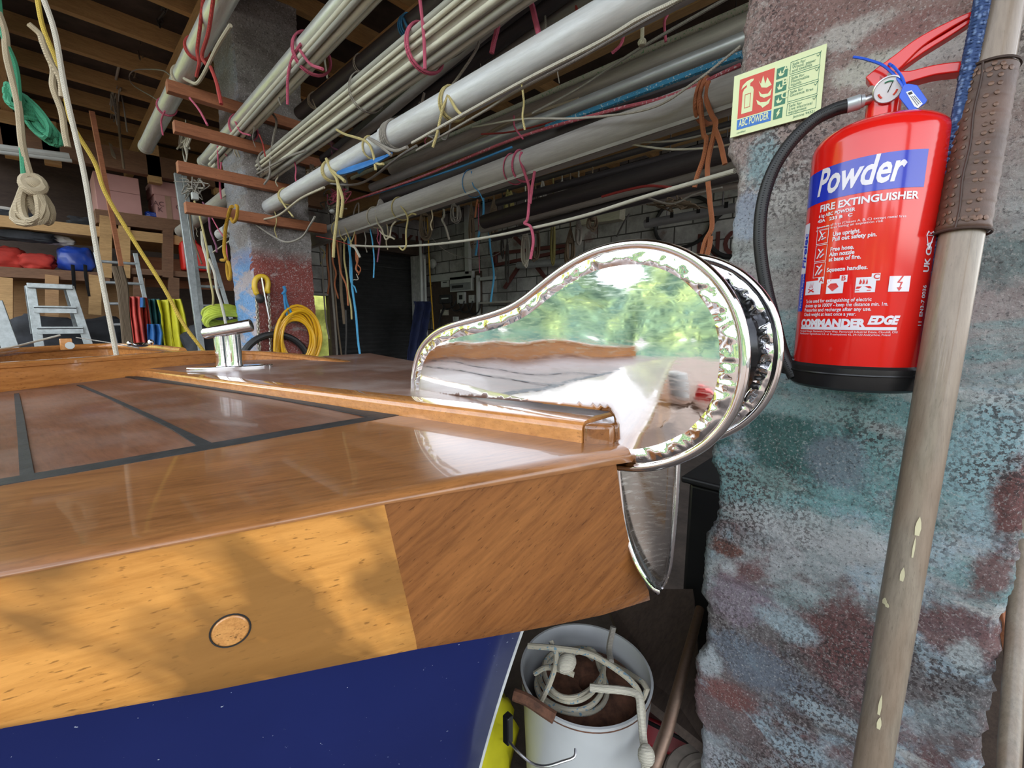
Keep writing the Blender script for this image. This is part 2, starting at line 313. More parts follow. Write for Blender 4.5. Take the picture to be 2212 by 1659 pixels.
# ------------------------------------------------------------------ mesh tools
class MB:
    def __init__(s): s.v = []; s.f = []; s.m = []; s.cm = 0
    def add(s, vs, fs):
        k = len(s.v); s.v += [V(p) for p in vs]; s.f += [tuple(i+k for i in f) for f in fs]; s.m += [s.cm]*len(fs); return s
    def box(s, a, b):
        x0, y0, z0 = a; x1, y1, z1 = b
        return s.add([(x, y, z) for z in (z0, z1) for y in (y0, y1) for x in (x0, x1)],
                     [(0, 2, 3, 1), (4, 5, 7, 6), (0, 1, 5, 4), (2, 6, 7, 3), (0, 4, 6, 2), (1, 3, 7, 5)])
    def beam(s, p, q, wd, ht, up=V((0, 0, 1))):
        p = V(p); q = V(q); d = (q-p).normalized(); a = d.cross(up).normalized(); b = a.cross(d).normalized()
        vs = [e + a*(i*wd/2) + b*(j*ht/2) for e in (p, q) for i, j in ((-1, -1), (1, -1), (1, 1), (-1, 1))]
        return s.add(vs, [(3, 2, 1, 0), (4, 5, 6, 7), (0, 1, 5, 4), (1, 2, 6, 5), (2, 3, 7, 6), (3, 0, 4, 7)])
    def prism(s, pts, off):
        n = len(pts); off = V(off); pts = [V(p) for p in pts]
        return s.add(pts + [p+off for p in pts], [tuple(range(n-1, -1, -1)), tuple(range(n, 2*n))] + [(i, (i+1) % n, n+(i+1) % n, n+i) for i in range(n)])
    def tube(s, pts, r, seg=8, closed=False, caps=True, flat=1):
        pts = [V(p) for p in pts]; n = len(pts)
        rs = r if hasattr(r, '__len__') else [r]*n
        ts = []
        for i in range(n):
            a = pts[(i-1) % n] if (closed or i > 0) else pts[i]; b = pts[(i+1) % n] if (closed or i < n-1) else pts[i]
            t = (b-a); ts.append(t.normalized() if t.length > 1e-9 else V((0, 0, 1)))
        u = ts[0].orthogonal().normalized(); vs = []
        for i in range(n):
            u = (u - ts[i]*u.dot(ts[i])); u = u.normalized() if u.length > 1e-6 else ts[i].orthogonal().normalized()
            w_ = ts[i].cross(u)
            for k in range(seg):
                a = 2*PI*k/seg; vs.append(pts[i] + (u*math.cos(a) + w_*math.sin(a)*flat)*rs[i])
        fs = []
        m = n if closed else n-1
        for i in range(m):
            j = (i+1) % n
            for k in range(seg): fs.append((i*seg+k, i*seg+(k+1) % seg, j*seg+(k+1) % seg, j*seg+k))
        if caps and not closed: fs += [tuple(range(seg-1, -1, -1)), tuple((n-1)*seg+k for k in range(seg))]
        return s.add(vs, fs)
    def lathe(s, prof, o=(0, 0, 0), seg=32, ax=None):
        o = V(o); vs = []; ax = ax or Matrix.Identity(3)
        for (r, z) in prof:
            for k in range(seg): a = 2*PI*k/seg; vs.append(o + ax @ V((r*math.cos(a), r*math.sin(a), z)))
        n = len(prof); fs = [(i*seg+k, i*seg+(k+1) % seg, (i+1)*seg+(k+1) % seg, (i+1)*seg+k) for i in range(n-1) for k in range(seg)]
        fs += [tuple(range(seg-1, -1, -1)), tuple((n-1)*seg+k for k in range(seg))]
        return s.add(vs, fs)
    def grid(s, fn, nu, nv, flip=False):
        vs = [fn(i/nu, j/nv) for j in range(nv+1) for i in range(nu+1)]
        fs = [(j*(nu+1)+i, j*(nu+1)+i+1, (j+1)*(nu+1)+i+1, (j+1)*(nu+1)+i) for j in range(nv) for i in range(nu)]
        if flip: fs = [f[::-1] for f in fs]
        return s.add(vs, fs)
    def ball(s, c, r, seg=12, sc_=(1, 1, 1)):
        c = V(c); n = seg//2; vs = [c+V((0, 0, r*sc_[2]))]
        for j in range(1, n):
            for k in range(seg):
                a = 2*PI*k/seg; b = PI*j/n; vs.append(c + V((r*math.sin(b)*math.cos(a)*sc_[0], r*math.sin(b)*math.sin(a)*sc_[1], r*math.cos(b)*sc_[2])))
        vs.append(c-V((0, 0, r*sc_[2]))); fs = [(0, 1+k, 1+(k+1) % seg) for k in range(seg)]
        for j in range(n-2):
            for k in range(seg): a = 1+j*seg; fs.append((a+k, a+seg+k, a+seg+(k+1) % seg, a+(k+1) % seg))
        a = 1+(n-2)*seg; fs += [(a+(k+1) % seg, a+k, len(vs)-1) for k in range(seg)]
        return s.add(vs, fs)
    def build(s, name, mat, parent=None, smooth=True, bev=0, sol=0, sub=0, ang=35, label=None):
        o = V((0, 0, 0)); p = parent
        while p is not None: o = o + p.location; p = p.parent
        own = V((0, 0, 0))
        if parent is None:
            lo = V([min(q[i] for q in s.v) for i in range(3)]); hi = V([max(q[i] for q in s.v) for i in range(3)]); own = V(((lo.x+hi.x)/2, (lo.y+hi.y)/2, lo.z))
            if KEEP0: own = V((0, 0, 0))
        me = bpy.data.meshes.new(name); me.from_pydata([tuple(q-o-own) for q in s.v], [], s.f)
        mats = mat if isinstance(mat, (list, tuple)) else [mat]
        for k in mats: me.materials.append(M[k])
        if len(mats) > 1: me.polygons.foreach_set('material_index', s.m)
        bm = bmesh.new(); bm.from_mesh(me); bmesh.ops.recalc_face_normals(bm, faces=bm.faces); bm.to_mesh(me); bm.free()
        if smooth:
            me.polygons.foreach_set('use_smooth', [True]*len(me.polygons)); me.set_sharp_from_angle(angle=math.radians(ang))
        ob = bpy.data.objects.new(name, me); C.objects.link(ob); ob.location = own
        if parent is not None: ob.parent = parent
        if bev: b = ob.modifiers.new('bevel', 'BEVEL'); b.width = bev; b.segments = 3; b.limit_method = 'ANGLE'; b.angle_limit = math.radians(40)
        if sol: b = ob.modifiers.new('thick', 'SOLIDIFY'); b.thickness = sol; b.offset = 0
        if sub: b = ob.modifiers.new('sub', 'SUBSURF'); b.levels = sub; b.render_levels = sub
        if label: ob['label'] = label
        return ob
KEEP0 = False
def tag(o, label, cat, group=None, kind=None):
    o['label'] = label; o['category'] = cat
    if group: o['group'] = group
    if kind: o['kind'] = kind
    return o
def thing(name, label, cat, loc=(0, 0, 0), group=None):
    o = bpy.data.objects.new(name, None); C.objects.link(o); o.location = loc; o.empty_display_size = .05
    return tag(o, label, cat, group)
def struct(name, mb, mat, **k):
    global KEEP0
    KEEP0 = True; o = mb.build(name, mat, **k); KEEP0 = False
    o['kind'] = 'structure'; return o
def cr(pts, n=8, closed=False):
    pts = [V(p) for p in pts]; out = []; m = len(pts)
    if m < 3 and not closed: return [pts[0].lerp(pts[-1], i/n) for i in range(n+1)]
    for i in range(m if closed else m-1):
        p0 = pts[(i-1) % m] if closed or i > 0 else pts[0]*2-pts[1]; p1 = pts[i]; p2 = pts[(i+1) % m]
        p3 = pts[(i+2) % m] if closed or i < m-2 else pts[-1]*2-pts[-2]
        for k in range(n):
            t = k/n; out.append(.5*((2*p1) + (p2-p0)*t + (2*p0-5*p1+4*p2-p3)*t*t + (3*p1-p0-3*p2+p3)*t**3))
    if not closed: out.append(pts[-1])
    return out
def nrm(p, s, seed=0.0): return noise.noise(V(p)*s + V((seed, seed*1.7, seed*.3)))
def text_tris(s, size, shear=0, off=0, align='LEFT', cut=0, sx=1):
    cu = bpy.data.curves.new('txt', 'FONT'); cu.body = s; cu.size = size; cu.shear = shear; cu.offset = off; cu.align_x = align; cu.resolution_u = 3
    o = bpy.data.objects.new('txt', cu); C.objects.link(o); bpy.context.view_layer.update()
    me = bpy.data.meshes.new_from_object(o); C.objects.unlink(o); bpy.data.objects.remove(o); bpy.data.curves.remove(cu)
    bm = bmesh.new(); bm.from_mesh(me); bmesh.ops.triangulate(bm, faces=bm.faces)
    if cut:
        for _ in range(3):
            ed = [e for e in bm.edges if e.calc_length() > cut]
            if not ed: break
            bmesh.ops.subdivide_edges(bm, edges=ed, cuts=1); bmesh.ops.triangulate(bm, faces=bm.faces)
    r = ([(v.co.x*sx, v.co.y) for v in bm.verts], [tuple(v.index for v in f.verts) for f in bm.faces]) if (bm.verts.index_update() or True) else 0
    bm.free(); bpy.data.meshes.remove(me); return r
def put_text(mb, fn, s, x, y, size, **k):
    vs, fs = text_tris(s, size, **k); mb.add([fn(x+a, y+b) for a, b in vs], fs)
# ------------------------------------------------------------------ the shed
XW = 5.5; YE = 7.7; DX = 3.26   # block side wall, end wall, left jamb of the shutter
b = MB(); b.box((-14, -12, -.1), (XW+.3, YE+.3, 0)); struct('floor', b, 'floor_dirt', smooth=False)
b = MB(); b.box((XW, -3, 0), (XW+.2, YE+.3, 4.2)); struct('wall_right', b, 'block_wall', smooth=False)
# end wall: timber framed and boarded to the left, blocks round the shutter doorway, a gap of daylight beside it
b = MB(); b.box((-.9, YE, 0), (3.15, YE+.15, 4.2)); struct('wall_back', b, 'dark_board', smooth=False)
b = MB(); b.box((3.45, YE, 2.72), (XW, YE+.2, 4.2)); b.box((3.15, YE, 1.75), (3.45, YE+.2, 4.2)); b.box((5.2, YE, 0), (XW, YE+.2, 2.72)); struct('wall_back_blocks', b, 'block_wall', smooth=False)
b = MB(); b.box((3.43, YE-.02, 0), (3.52, YE+.12, 2.72)); struct('trim_1', b, 'dark_board', smooth=False)
# roof: dark sheets over purlins that run across, rafters that run along
b = MB()
def roofz(y): return 3.35
b.add([(-.7, -2.5, 3.42), (XW+.2, -2.5, 3.42), (XW+.2, YE+.2, 3.42), (-.7, YE+.2, 3.42), (-.7, -2.5, 3.5), (XW+.2, -2.5, 3.5), (XW+.2, YE+.2, 3.5), (-.7, YE+.2, 3.5)],
      [(0, 1, 2, 3), (7, 6, 5, 4), (0, 4, 5, 1), (1, 5, 6, 2), (2, 6, 7, 3), (3, 7, 4, 0)])
struct('ceiling', b, 'roof_sheet', smooth=False)
for i, y in enumerate([2.6, 3.15, 3.7, 4.25, 4.8, 5.35, 5.9, 6.45, 7.0, 7.5]):
    b = MB(); b.box((-.68, y, 3.30), (XW-.05, y+.05, 3.42)); o = b.build('purlin', 'pine', smooth=False)
    tag(o, 'pine roof purlins running across above the shelves', 'beam', 'roof purlins'); o['kind'] = 'structure'
for x in (-.55, -.1, .85, 1.8, 2.75, 3.7, 4.65):
    b = MB(); b.box((x, -.8, 3.12), (x+.07, YE-.02, 3.30)); o = b.build('rafter', 'pine_y', smooth=False)
    tag(o, 'pine rafters running the length of the shed roof', 'beam', 'roof rafters'); o['kind'] = 'structure'
b = MB(); b.box((-.68, 6.0, PY(250, 364, 6).z), (2.7, 6.12, PY(250, 318, 6).z)); struct('trim_2', b, 'old_board', smooth=False)
for k, (x, h) in enumerate(((-.45, .32), (-.12, .32), (.12, .32), (.86, .32), (1.45, .32), (2.05, .32))):
    b = MB(); b.box((x, 6.0, 2.74), (x+.11, 6.1, 3.12)); o = b.build('roof_strut', 'pine', smooth=False); tag(o, 'short pine struts standing on the eaves beam', 'beam', 'roof struts'); o['kind'] = 'structure'

# outside, seen in the polished metal: shingle, water, a wooded shore
b = MB(); b.box((-60, -60, -.6), (-14, 60, -.2)); o = struct('ground_outside', b, 'water', smooth=False)
b = MB()
def hill(u, v):
    y = -70+140*u; n = nrm((0, y, 0), .09, 3)
    return V((-52 - 14*v + 3*nrm((v*9, y, 0), .25, 5), y, -.5 + (14.5 + 8*n)*(math.sin(v*PI/2)) + 1.6*nrm((v*30, y, 9), .35, 1) + .9*nrm((v*60, y, 9), .9, 2)))
b.grid(hill, 160, 24); o = b.build('shore_trees', 'leaf_green'); tag(o, 'green wooded shore across the water, reflected in the roller cheek', 'trees', kind='stuff')
b = MB(); b.box((-14, YE+6, 0), (16, YE+7, 6)); 
def hedge(u, v): 
    x = -6+22*u; return V((x, YE+2.2 + .6*nrm((x, v*8, 0), 1.2, 4), -.1 + 6*v))
b = MB(); b.grid(hedge, 120, 40); o = b.build('hedge', 'leaf_painted_sun'); tag(o, 'green foliage outside, sunlight painted in its colour, seen through the slit beside the shutter door', 'hedge', kind='stuff')
# posts of the open seaward side
for i, y in enumerate((-1.9, 6.2)):
    b = MB(); b.box((-.86, y, 0), (-.68, y+.2, 3.42)); struct('trim_%d' % (i+3), b, 'ply', smooth=False)

# ------------------------------------------------------------------ block pillars
def pillar(name, x0, x1, yl, yr, z1, mat, step, amp, face0=None):
    """yl(z) >= yr(z): the two edges of the face that looks at -X"""
    b = MB(); nz_ = int(z1/step); per = []
    nf = max(8, int(.43/step)); ns = max(4, int((x1-x0)/(step*2.5)))
    for i in range(ns): per.append(('L', 1-i/ns))
    for i in range(nf+1): per.append(('F', i/nf))
    for i in range(1, ns+1): per.append(('R', i/ns))
    n = len(per); vs = []
    for j in range(nz_+1):
        z = z1*j/nz_; a, c = yl(z), yr(z)
        jt = abs(((z-.08) % .225) - .1125); groove = .004*math.exp(-((.1125-jt)/.006)**2)
        for kind, t in per:
            if kind == 'F':
                e = min(t, 1-t)*(a-c); rnd = .012*max(0, 1-e/.014)**2
                p = V((x0+rnd+groove, a+(c-a)*t, z))
            elif kind == 'L': p = V((x0+.012+(x1-x0-.012)*t, a, z))
            else: p = V((x0+.012+(x1-x0-.012)*t, c, z))
            q = amp*(nrm(p, 45)+.6*nrm(p, 110, 5)+.9*nrm(p, 14, 9)+.35*nrm(p, 230, 7))
            if kind == 'F': p.x += q*.6; p.y += (q*1.6 if e < .012 else 0)
            else: p.y += q*1.3
            vs.append(p)
    fs = [(j*n+i, j*n+(i+1) % n, (j+1)*n+(i+1) % n, (j+1)*n+i) for j in range(nz_) for i in range(n)]
    fs += [tuple(range(n)), tuple(nz_*n+i for i in range(n))]
    b.add(vs, fs)
    global KEEP0; KEEP0 = True; o = b.build(name, mat, ang=80); KEEP0 = False
    return o
PXX = .92
left = [(1616, -60), (1606, 80), (1600, 150), (1590, 190), (1575, 250), (1567, 330), (1590, 362), (1587, 450), (1580, 530), (1578, 548), (1562, 575), (1560, 620), (1566, 700), (1562, 850), (1552, 940), (1535, 975), (1535, 1000), (1550, 1030), (1545, 1110), (1540, 1140), (1522, 1160), (1514, 1250), (1513, 1285), (1527, 1310), (1520, 1400), (1500, 1425), (1497, 1510), (1500, 1545), (1513, 1565), (1510, 1700)]
right = [(2290, 695), (2212, 1100), (2206, 1150), (2192, 1230), (2187, 1300), (2168, 1350), (2160, 1410), (2142, 1500), (2128, 1560), (2120, 1610), (2115, 1700)]
def edge(tab):
    t = sorted((PX(x, y, PXX).z, PX(x, y, PXX).y) for x, y in tab)
    def f(z):
        if z <= t[0][0]: return t[0][1]
        for (a, b_), (c, d_) in zip(t, t[1:]):
            if z <= c: return b_+(d_-b_)*(z-a)/(c-a+1e-9)
        return t[-1][1]
    return f
o = pillar('pillar_near', PXX, PXX+.42, edge(left), edge(right), 3.3, 'pillar_paint', .0045, .0035)
tag(o, 'rough concrete block pillar with teal, maroon and white paint, behind the extinguisher', 'pillar', kind='structure')
o = pillar('pillar_red', PXX, PXX+.385, lambda z: 3.60+.012*math.sin(int((z-.08)/.225)*2.1), lambda z: 3.16, 3.3, 'red_pillar_paint', .02, .010)
tag(o, 'concrete block pillar with its lower half painted red, behind the yellow hose', 'pillar', kind='structure')

# ------------------------------------------------------------------ the boat
ZD = 1.16
boat = thing('sailing_boat', 'varnished wooden boat foredeck with blue hull, filling the lower left', 'boat', (0, .6, 0))
p0 = V((-.034, .365, 0)); p1 = V((.379, .234, 0)); nd = (p1-p0).normalized(); no = V((-.302, -.953, 0)).normalized()
rail_plan = [(-.85, .87), (-.5, 1.09), (-.078, 1.352), (.115, 1.475), (.289, 1.56), (.45, 1.60), (.57, 1.45), (.63, 1.15), (.64, .8), (.62, .5), (.595, .30)]
PL0 = p0 + (p0-p1)*1.9
tip = V((.425, .2395, 0)) 
# deck under everything
b = MB(); poly = [PL0-no*.06, p0-no*.06, p1-no*.06, V((.44, .30, 0)), V((.57, .30, 0))] + [V((x, y, 0)) for x, y in rail_plan[::-1]]
poly = [V((q.x, q.y, ZD-.03)) + (V((0, 0, 0))) for q in poly]
b2 = MB(); b2.prism(poly, (0, 0, .0295)); b2.build('deck', 'deck_mahogany', boat, smooth=False)
# covering board: rounded nose swept along the outer edge
inner = [PZ(-700, 1140, ZD), PZ(0, 1046, ZD), PZ(440, 968, ZD), PZ(850, 898, ZD), PZ(1255, 958, ZD)]
b = MB()
JT = lambda t: 1.1560-.0045*t-.009*max(0, t-.5)   # height of the joint under the nose, along the board
outs = [PL0, p0, p0.lerp(p1, .33), p0.lerp(p1, .66), p1, p1+nd*.052]
inn2 = [inner[0], inner[1], PZ(400, 975, ZD), PZ(850, 898, ZD), PZ(1100, 930, ZD), PZ(1300, 950, ZD)]
tt_ = [-.5, 0, .33, .66, 1, 1.12]; vs = []; m = 0
N_ = 30
for j in range(N_*5+1):
    k = min(j//N_, 4); f_ = j/N_-k; q = outs[k].lerp(outs[k+1], f_); i_ = inn2[k].lerp(inn2[k+1], f_); t = tt_[k]+(tt_[k+1]-tt_[k])*f_
    zj = JT(max(t, 0)); zt_ = ZD+.001; h_ = zt_-zj; R_ = min(.0105, h_*.8); row = [V((i_.x, i_.y, zt_))]
    for a_ in range(9): an = PI/2*a_/8; row.append(V((q.x, q.y, 0))+no*(-.016+.016*math.sin(an))+V((0, 0, zt_-R_+R_*math.cos(an))))
    row += [V((q.x, q.y, zj)), V((q.x, q.y, zj))-no*.01]
    m = len(row); vs += row
n__ = len(vs)//m
b.add(vs, [(j*m+i, j*m+i+1, (j+1)*m+i+1, (j+1)*m+i) for j in range(n__-1) for i in range(m-1)])
b.build('covering_board', 'covering_board', boat, ang=50)
def strip(name, px, mat, z=ZD+.0012, th=.0012, par=boat, mm=None):
    b = MB(); b.prism([PZ(x, y, z) for x, y in px], (0, 0, -th)); return b.build(name, mat, par, smooth=False)
strip('seam', [(-600, 1124), (0, 1034), (200, 1001), (430, 961), (640, 925), (836, 893), (862, 896), (800, 908), (640, 936), (440, 972), (200, 1014), (0, 1048), (-600, 1140)], 'caulk', ZD+.0016)
strip('seam', [(30, 850), (41, 849), (52, 900), (62, 960), (74, 1022), (76, 1033), (44, 1038), (42, 1024), (38, 950), (34, 900)], 'caulk')
strip('seam', [(165, 831), (178, 831), (260, 866), (330, 897), (400, 930), (470, 962), (436, 972), (420, 958), (370, 926), (300, 892), (230, 858)], 'caulk')
strip('seam', [(262, 812), (310, 814), (500, 838), (640, 861), (780, 886), (862, 893), (836, 898), (800, 901), (700, 880), (560, 855), (420, 834), (300, 819)], 'caulk')
# platform (raised centre plank) with its moulded edge
ZA, ZB = 1.1745, 1.1850
le = [PZ(258, 806, ZD), PZ(850, 899, ZD), PZ(1256, 959, ZD)]
le = [V((q.x, q.y, 0)) for q in le]
d_ = (le[2]-le[0]).normalized(); nn = V((d_.y, -d_.x, 0)); nn = nn if nn.x < 0 else -nn
farx = lambda q: V((.99-q.x, q.y, 0))
b = MB(); b.cm = 0; vs = []; N = 14; cols = 10
for j in range(N+1):
    t = j/N; q = le[0].lerp(le[2], t); zt = ZA+(ZB-ZA)*t; rr = .004+.007*t
    f = farx(q); row = [q+V((0, 0, ZD-.01)), q+V((0, 0, zt-rr))]
    for k in range(1, 5): a = PI/2*k/4; row.append(q - nn*(rr-rr*math.cos(a)) + V((0, 0, zt-rr+rr*math.sin(a))))
    row.append(q - nn*(.030+.012*t) + V((0, 0, zt+.0002)))
    row += [f+V((-.02, 0, zt)), f+V((0, 0, zt-.01)), f+V((0, 0, ZD-.01))]
    vs += row
m = len(row)
b.v = [V(x) for x in vs]
for j in range(N):
    for i in range(m-1): b.f.append((j*m+i, j*m+i+1, (j+1)*m+i+1, (j+1)*m+i)); b.m.append(0 if i < 6 else 1)
b.f += [tuple(range(m)), tuple(N*m+k for k in range(m))]; b.m += [0, 0]
pf = b.build('platform', ['moulding_wood', 'platform_wood'], boat, ang=40)
b = MB(); e0 = le[2]
endp = [e0, e0+V((.006, -.012, 0)), V((.4275, .2425, 0)), V((.56, .2425, 0)), V((.585, .26, 0)), farx(e0)]
b.prism([V((q.x, q.y, ZD-.022)) for q in endp], (0, 0, ZB-ZD+.021)); b.build('platform_nose', 'stem_wood', pf, bev=.006)
b = MB()
for (x, y, s_) in ((812, 858, 1.0), (795, 861, .7), (832, 862, .8)):
    c = PZ(x, y, 1.1775); b.prism([c+V((s_*.012*math.cos(a)*(1+.3*math.sin(3*a)), s_*.006*math.sin(a), 0)) for a in [2*PI*k/12 for k in range(12)]], (0, 0, .0006))
b.build('filler_patch', 'chalk_patch', pf, smooth=False)
# strake under the covering board: light piece, dark stem piece
def PLv(x, y, off=0.0): return PN(x, y, p0+no*off, no)
top = [(-900, 1434), (-400, 1330), (0, 1248), (400, 1172), (830, 1092)]
bot = [(-900, 1790), (-400, 1685), (0, 1590), (450, 1507), (905, 1412)]
def plank(name, tp, bt, mat, par=boat, off=-.003, th=.05, bow=None, rows=10, label=None):
    T = [PLv(x, y, off) for x, y in tp]; B = [PLv(x, y, off) for x, y in bt]
    T = [V((q.x, q.y, JT(max(0, (V((q.x, q.y, 0))-p0).dot(nd)/(p1-p0).length))-.0008)) for q in T]
    b = MB(); n = len(T); vs = []
    for j in range(rows+1):
        t = j/rows
        for k in range(n):
            p = T[k].lerp(B[k], t)
            if bow: p = p + bow(k/(n-1), t)
            if t > .9: p = p - no*(.006*((t-.9)/.1)**2)
            vs.append(p)
    m0 = len(vs); vs += [p - no*th for p in vs]
    fs = [(j*n+i, j*n+i+1, (j+1)*n+i+1, (j+1)*n+i) for j in range(rows) for i in range(n-1)]
    fs += [tuple(m0+q for q in f[::-1]) for f in fs]
    ring = [i for i in range(n)] + [j*n+n-1 for j in range(1, rows+1)] + [rows*n+i for i in range(n-2, -1, -1)] + [j*n for j in range(rows-1, 0, -1)]
    fs += [(ring[i], ring[(i+1) % len(ring)], m0+ring[(i+1) % len(ring)], m0+ring[i]) for i in range(len(ring))]
    b.add(vs, fs); return b.build(name, mat, par, ang=50, label=label)
ls = plank('rubbing_strake', top, bot, 'strake_light', label='light golden varnished strake with light dapples painted into its colour')
plank('stem_cheek', [(830, 1092), (960, 1068), (1090, 1045), (1210, 1026), (1331, 1008)], [(905, 1412), (1050, 1387), (1190, 1361), (1310, 1335), (1412, 1302)], 'stem_wood',
      bow=lambda u, t: V((0, 0, 0)) - nd*(.011*math.sin(PI*t)**1.2*max(0, (u-.35)/.65)), label='darker brown varnished piece with curved end')
b = MB(); c = PLv(498, 1362, -.003); ax = Matrix((nd, V((0, 0, 1)), no)).transposed()
b.lathe([(0.0001, 0), (.0112, 0), (.0112, .0006), (.0104, .0012), (.0001, .0012)], c, 28, ax); b.build('wooden_plug', 'plug_wood', ls)
b = MB(); b.tube([c+nd*.0122*math.cos(a)+V((0, 0, .0122*math.sin(a)))+no*.0002 for a in [2*PI*k/28 for k in range(28)]], .0006, 5, closed=True); b.build('plug_recess', 'black_gap', ls)
# hull
b = MB()
def hullf(u, v):
    z = 1.06*(1-v)+.12*v; st = V((.495, .345+.40*(1.06-z)-.10*(1.06-z)**2, z))
    st.x = .495; lf = V((-.9, .95+.24*(1.06-z)+.25*max(0, .6-z), z))
    p = st.lerp(lf, u**1.0); p -= no*(-.005*math.sin(PI*min(1, u*1.3))*(1-v*.6)); return p
b.grid(hullf, 24, 16); 
k0 = len(b.v)
def hullg(u, v):
    z = 1.06*(1-v)+.12*v; st = V((.495, .345+.40*(1.06-z)-.10*(1.06-z)**2, z)); pts = [st] + [V((x, y+.12*v, z)) for x, y in ((.515, .7), (.54, 1.0), (.50, 1.35), (.3, 1.5), (-.1, 1.28), (-.6, 1.0))]
    t = u*(len(pts)-1); i = min(int(t), len(pts)-2); return pts[i].lerp(pts[i+1], t-i)
b.grid(hullg, 20, 6)
b.build('hull', 'hull_blue', boat, sol=.012)
b = MB(); b.tube([V((.497, .3400+.40*(1.06-z)-.10*(1.06-z)**2, z)) for z in [1.04-.06*k for k in range(15)]], .0036, 8); b.build('stem_band', 'white_paint', boat, label='narrow white edge down the stem')  # stem band, with its edge highlight put into the white colour
# far toe rail
zr = [1.225, 1.222, 1.217, 1.215, 1.213, 1.203, 1.188, 1.172, 1.165, 1.165, 1.165]
c0 = cr([(x, y, z) for (x, y), z in zip(rail_plan, zr)], 6); b = MB(); vs = []
for i, p in enumerate(c0):
    t = (c0[min(i+1, len(c0)-1)]-c0[max(i-1, 0)]); t.z = 0; t.normalize(); n_ = V((-t.y, t.x, 0)); n_ = n_
    w_ = .018
    for o_, z in ((w_, ZD-.04), (w_, p.z-.012), (w_+.006, p.z-.010), (w_+.006, p.z-.003), (w_-.002, p.z), (-w_+.002, p.z), (-w_-.004, p.z-.003), (-w_-.004, p.z-.010), (-w_, p.z-.012), (-w_, ZD-.04)): vs.append(V((p.x, p.y, 0))+n_*o_+V((0, 0, max(z, ZD-.04))))
m = 10; b.add(vs, [(j*m+i, j*m+(i+1) % m, (j+1)*m+(i+1) % m, (j+1)*m+i) for j in range(len(c0)-1) for i in range(m)] + [tuple(range(m)), tuple((len(c0)-1)*m+k for k in range(m))])
b.build('toe_rail', 'far_rail_wood', boat, ang=40)
# second coaming beyond the rail and a small bitt
zc = 1.20
b = MB(); cc = cr([PZ(-300, 790, zc), PZ(-60, 770, zc), PZ(60, 757, zc), PZ(230, 748, zc), PZ(330, 751, zc), PZ(395, 758, zc)], 6)
b.tube(cc, .012, 8, flat=1.0)
vs = []; 
for p in cc: vs += [p+V((0, 0, -.004)), p+V((0, .012, -.004)), p+V((0, .012, -.05)), p+V((0, 0, -.05))]
b.add(vs, [(j*4+i, j*4+(i+1) % 4, j*4+4+(i+1) % 4, j*4+4+i) for j in range(len(cc)-1) for i in range(4)])
b.build('coaming', 'far_rail_wood', boat, ang=60)

# mooring cleat on the platform
cl = MB(); cc0 = PZ(500, 797, 1.177); base = []
ca = (PZ(592, 791, 1.177)-PZ(408, 799, 1.177)); ca.z = 0; clen = ca.length; ca.normalize(); cb = V((-ca.y, ca.x, 0))
for k in range(40):
    a = 2*PI*k/40; x = math.copysign(abs(math.cos(a))**.75, math.cos(a)); y = math.copysign(abs(math.sin(a))**1.0, math.sin(a)); base.append(cc0 + ca*x*clen/2 + cb*y*.024)
cl.prism([p-V((0, 0, .004)) for p in base], (0, 0, .013)); cleat = cl.build('mooring_cleat', 'chrome', boat, bev=.003)
sc_ = clen/190.
for x in (482, 510):
    q = PN(x, 788, cc0, cb); b = MB(); c = V((q.x, q.y, 1.18)); top_ = PN(x-3, 722, cc0, cb).z
    b.lathe([(.0165*1.05, 0), (.0165, .004), (.0150, .02), (.0150, top_-1.18)], c, 28); b.build('cleat_post', 'chrome', cleat)
b = MB(); a1 = PN(437, 722, cc0, cb); a2 = PN(546, 702, cc0-cb*.02, cb); ctr = (a1+a2)/2
pts = [a1.lerp(a2, t) for t in (0, .015, .05, .3, .6, .85, .965, .99, 1)]
b.tube(pts, [.004, .011, .0135, .0150, .0155, .0160, .0160, .013, .008], 24); b.build('cleat_bar', 'chrome_dull', cleat)
# deck hardware far left: small chrome cleat, wooden chock with a white roller, mooring line
b = MB(); q = PZ(305, 752, 1.205)
b.ball(q+V((0, 0, .012)), .012, 12, (2.4, 1, .7)); b.ball(q+V((.03, .01, .02)), .010, 12); b.ball(q+V((-.03, -.01, .018)), .009, 12); b.build('deck_shackle', 'chrome', boat)
b = MB(); q = PZ(145, 756, 1.20); b.box(q+V((-.016, -.01, 0)), q+V((.016, .01, .040))); ch = b.build('chock', 'moulding_wood', boat, bev=.003)
b = MB(); b.lathe([(.001, 0), (.012, 0), (.012, .010), (.001, .010)], q+V((.008, -.022, .016)), 20, Matrix(((1, 0, 0), (0, 0, 1), (0, -1, 0)))); b.build('chock_roller', 'white_plastic', ch)
b = MB(); b.tube(cr([PZ(-60, 766, 1.20)+V((0, 0, .004)), PD(20, 751, 1.45), PD(75, 738, 1.55), PD(130, 724, 1.62)], 8), .0035, 6); tag(b.build('mooring_line', 'rope_white'), 'thin white line leading over the wooden chock on the far coaming', 'rope')
b = MB(); b.tube(cr([PD(165, 729, 1.62), PD(240, 741, 1.6), PD(300, 752, 1.6)], 8), .0022, 6); tag(b.build('mooring_line', 'rope_grey'), 'thin grey wire from the chock to the small chrome fitting', 'wire')

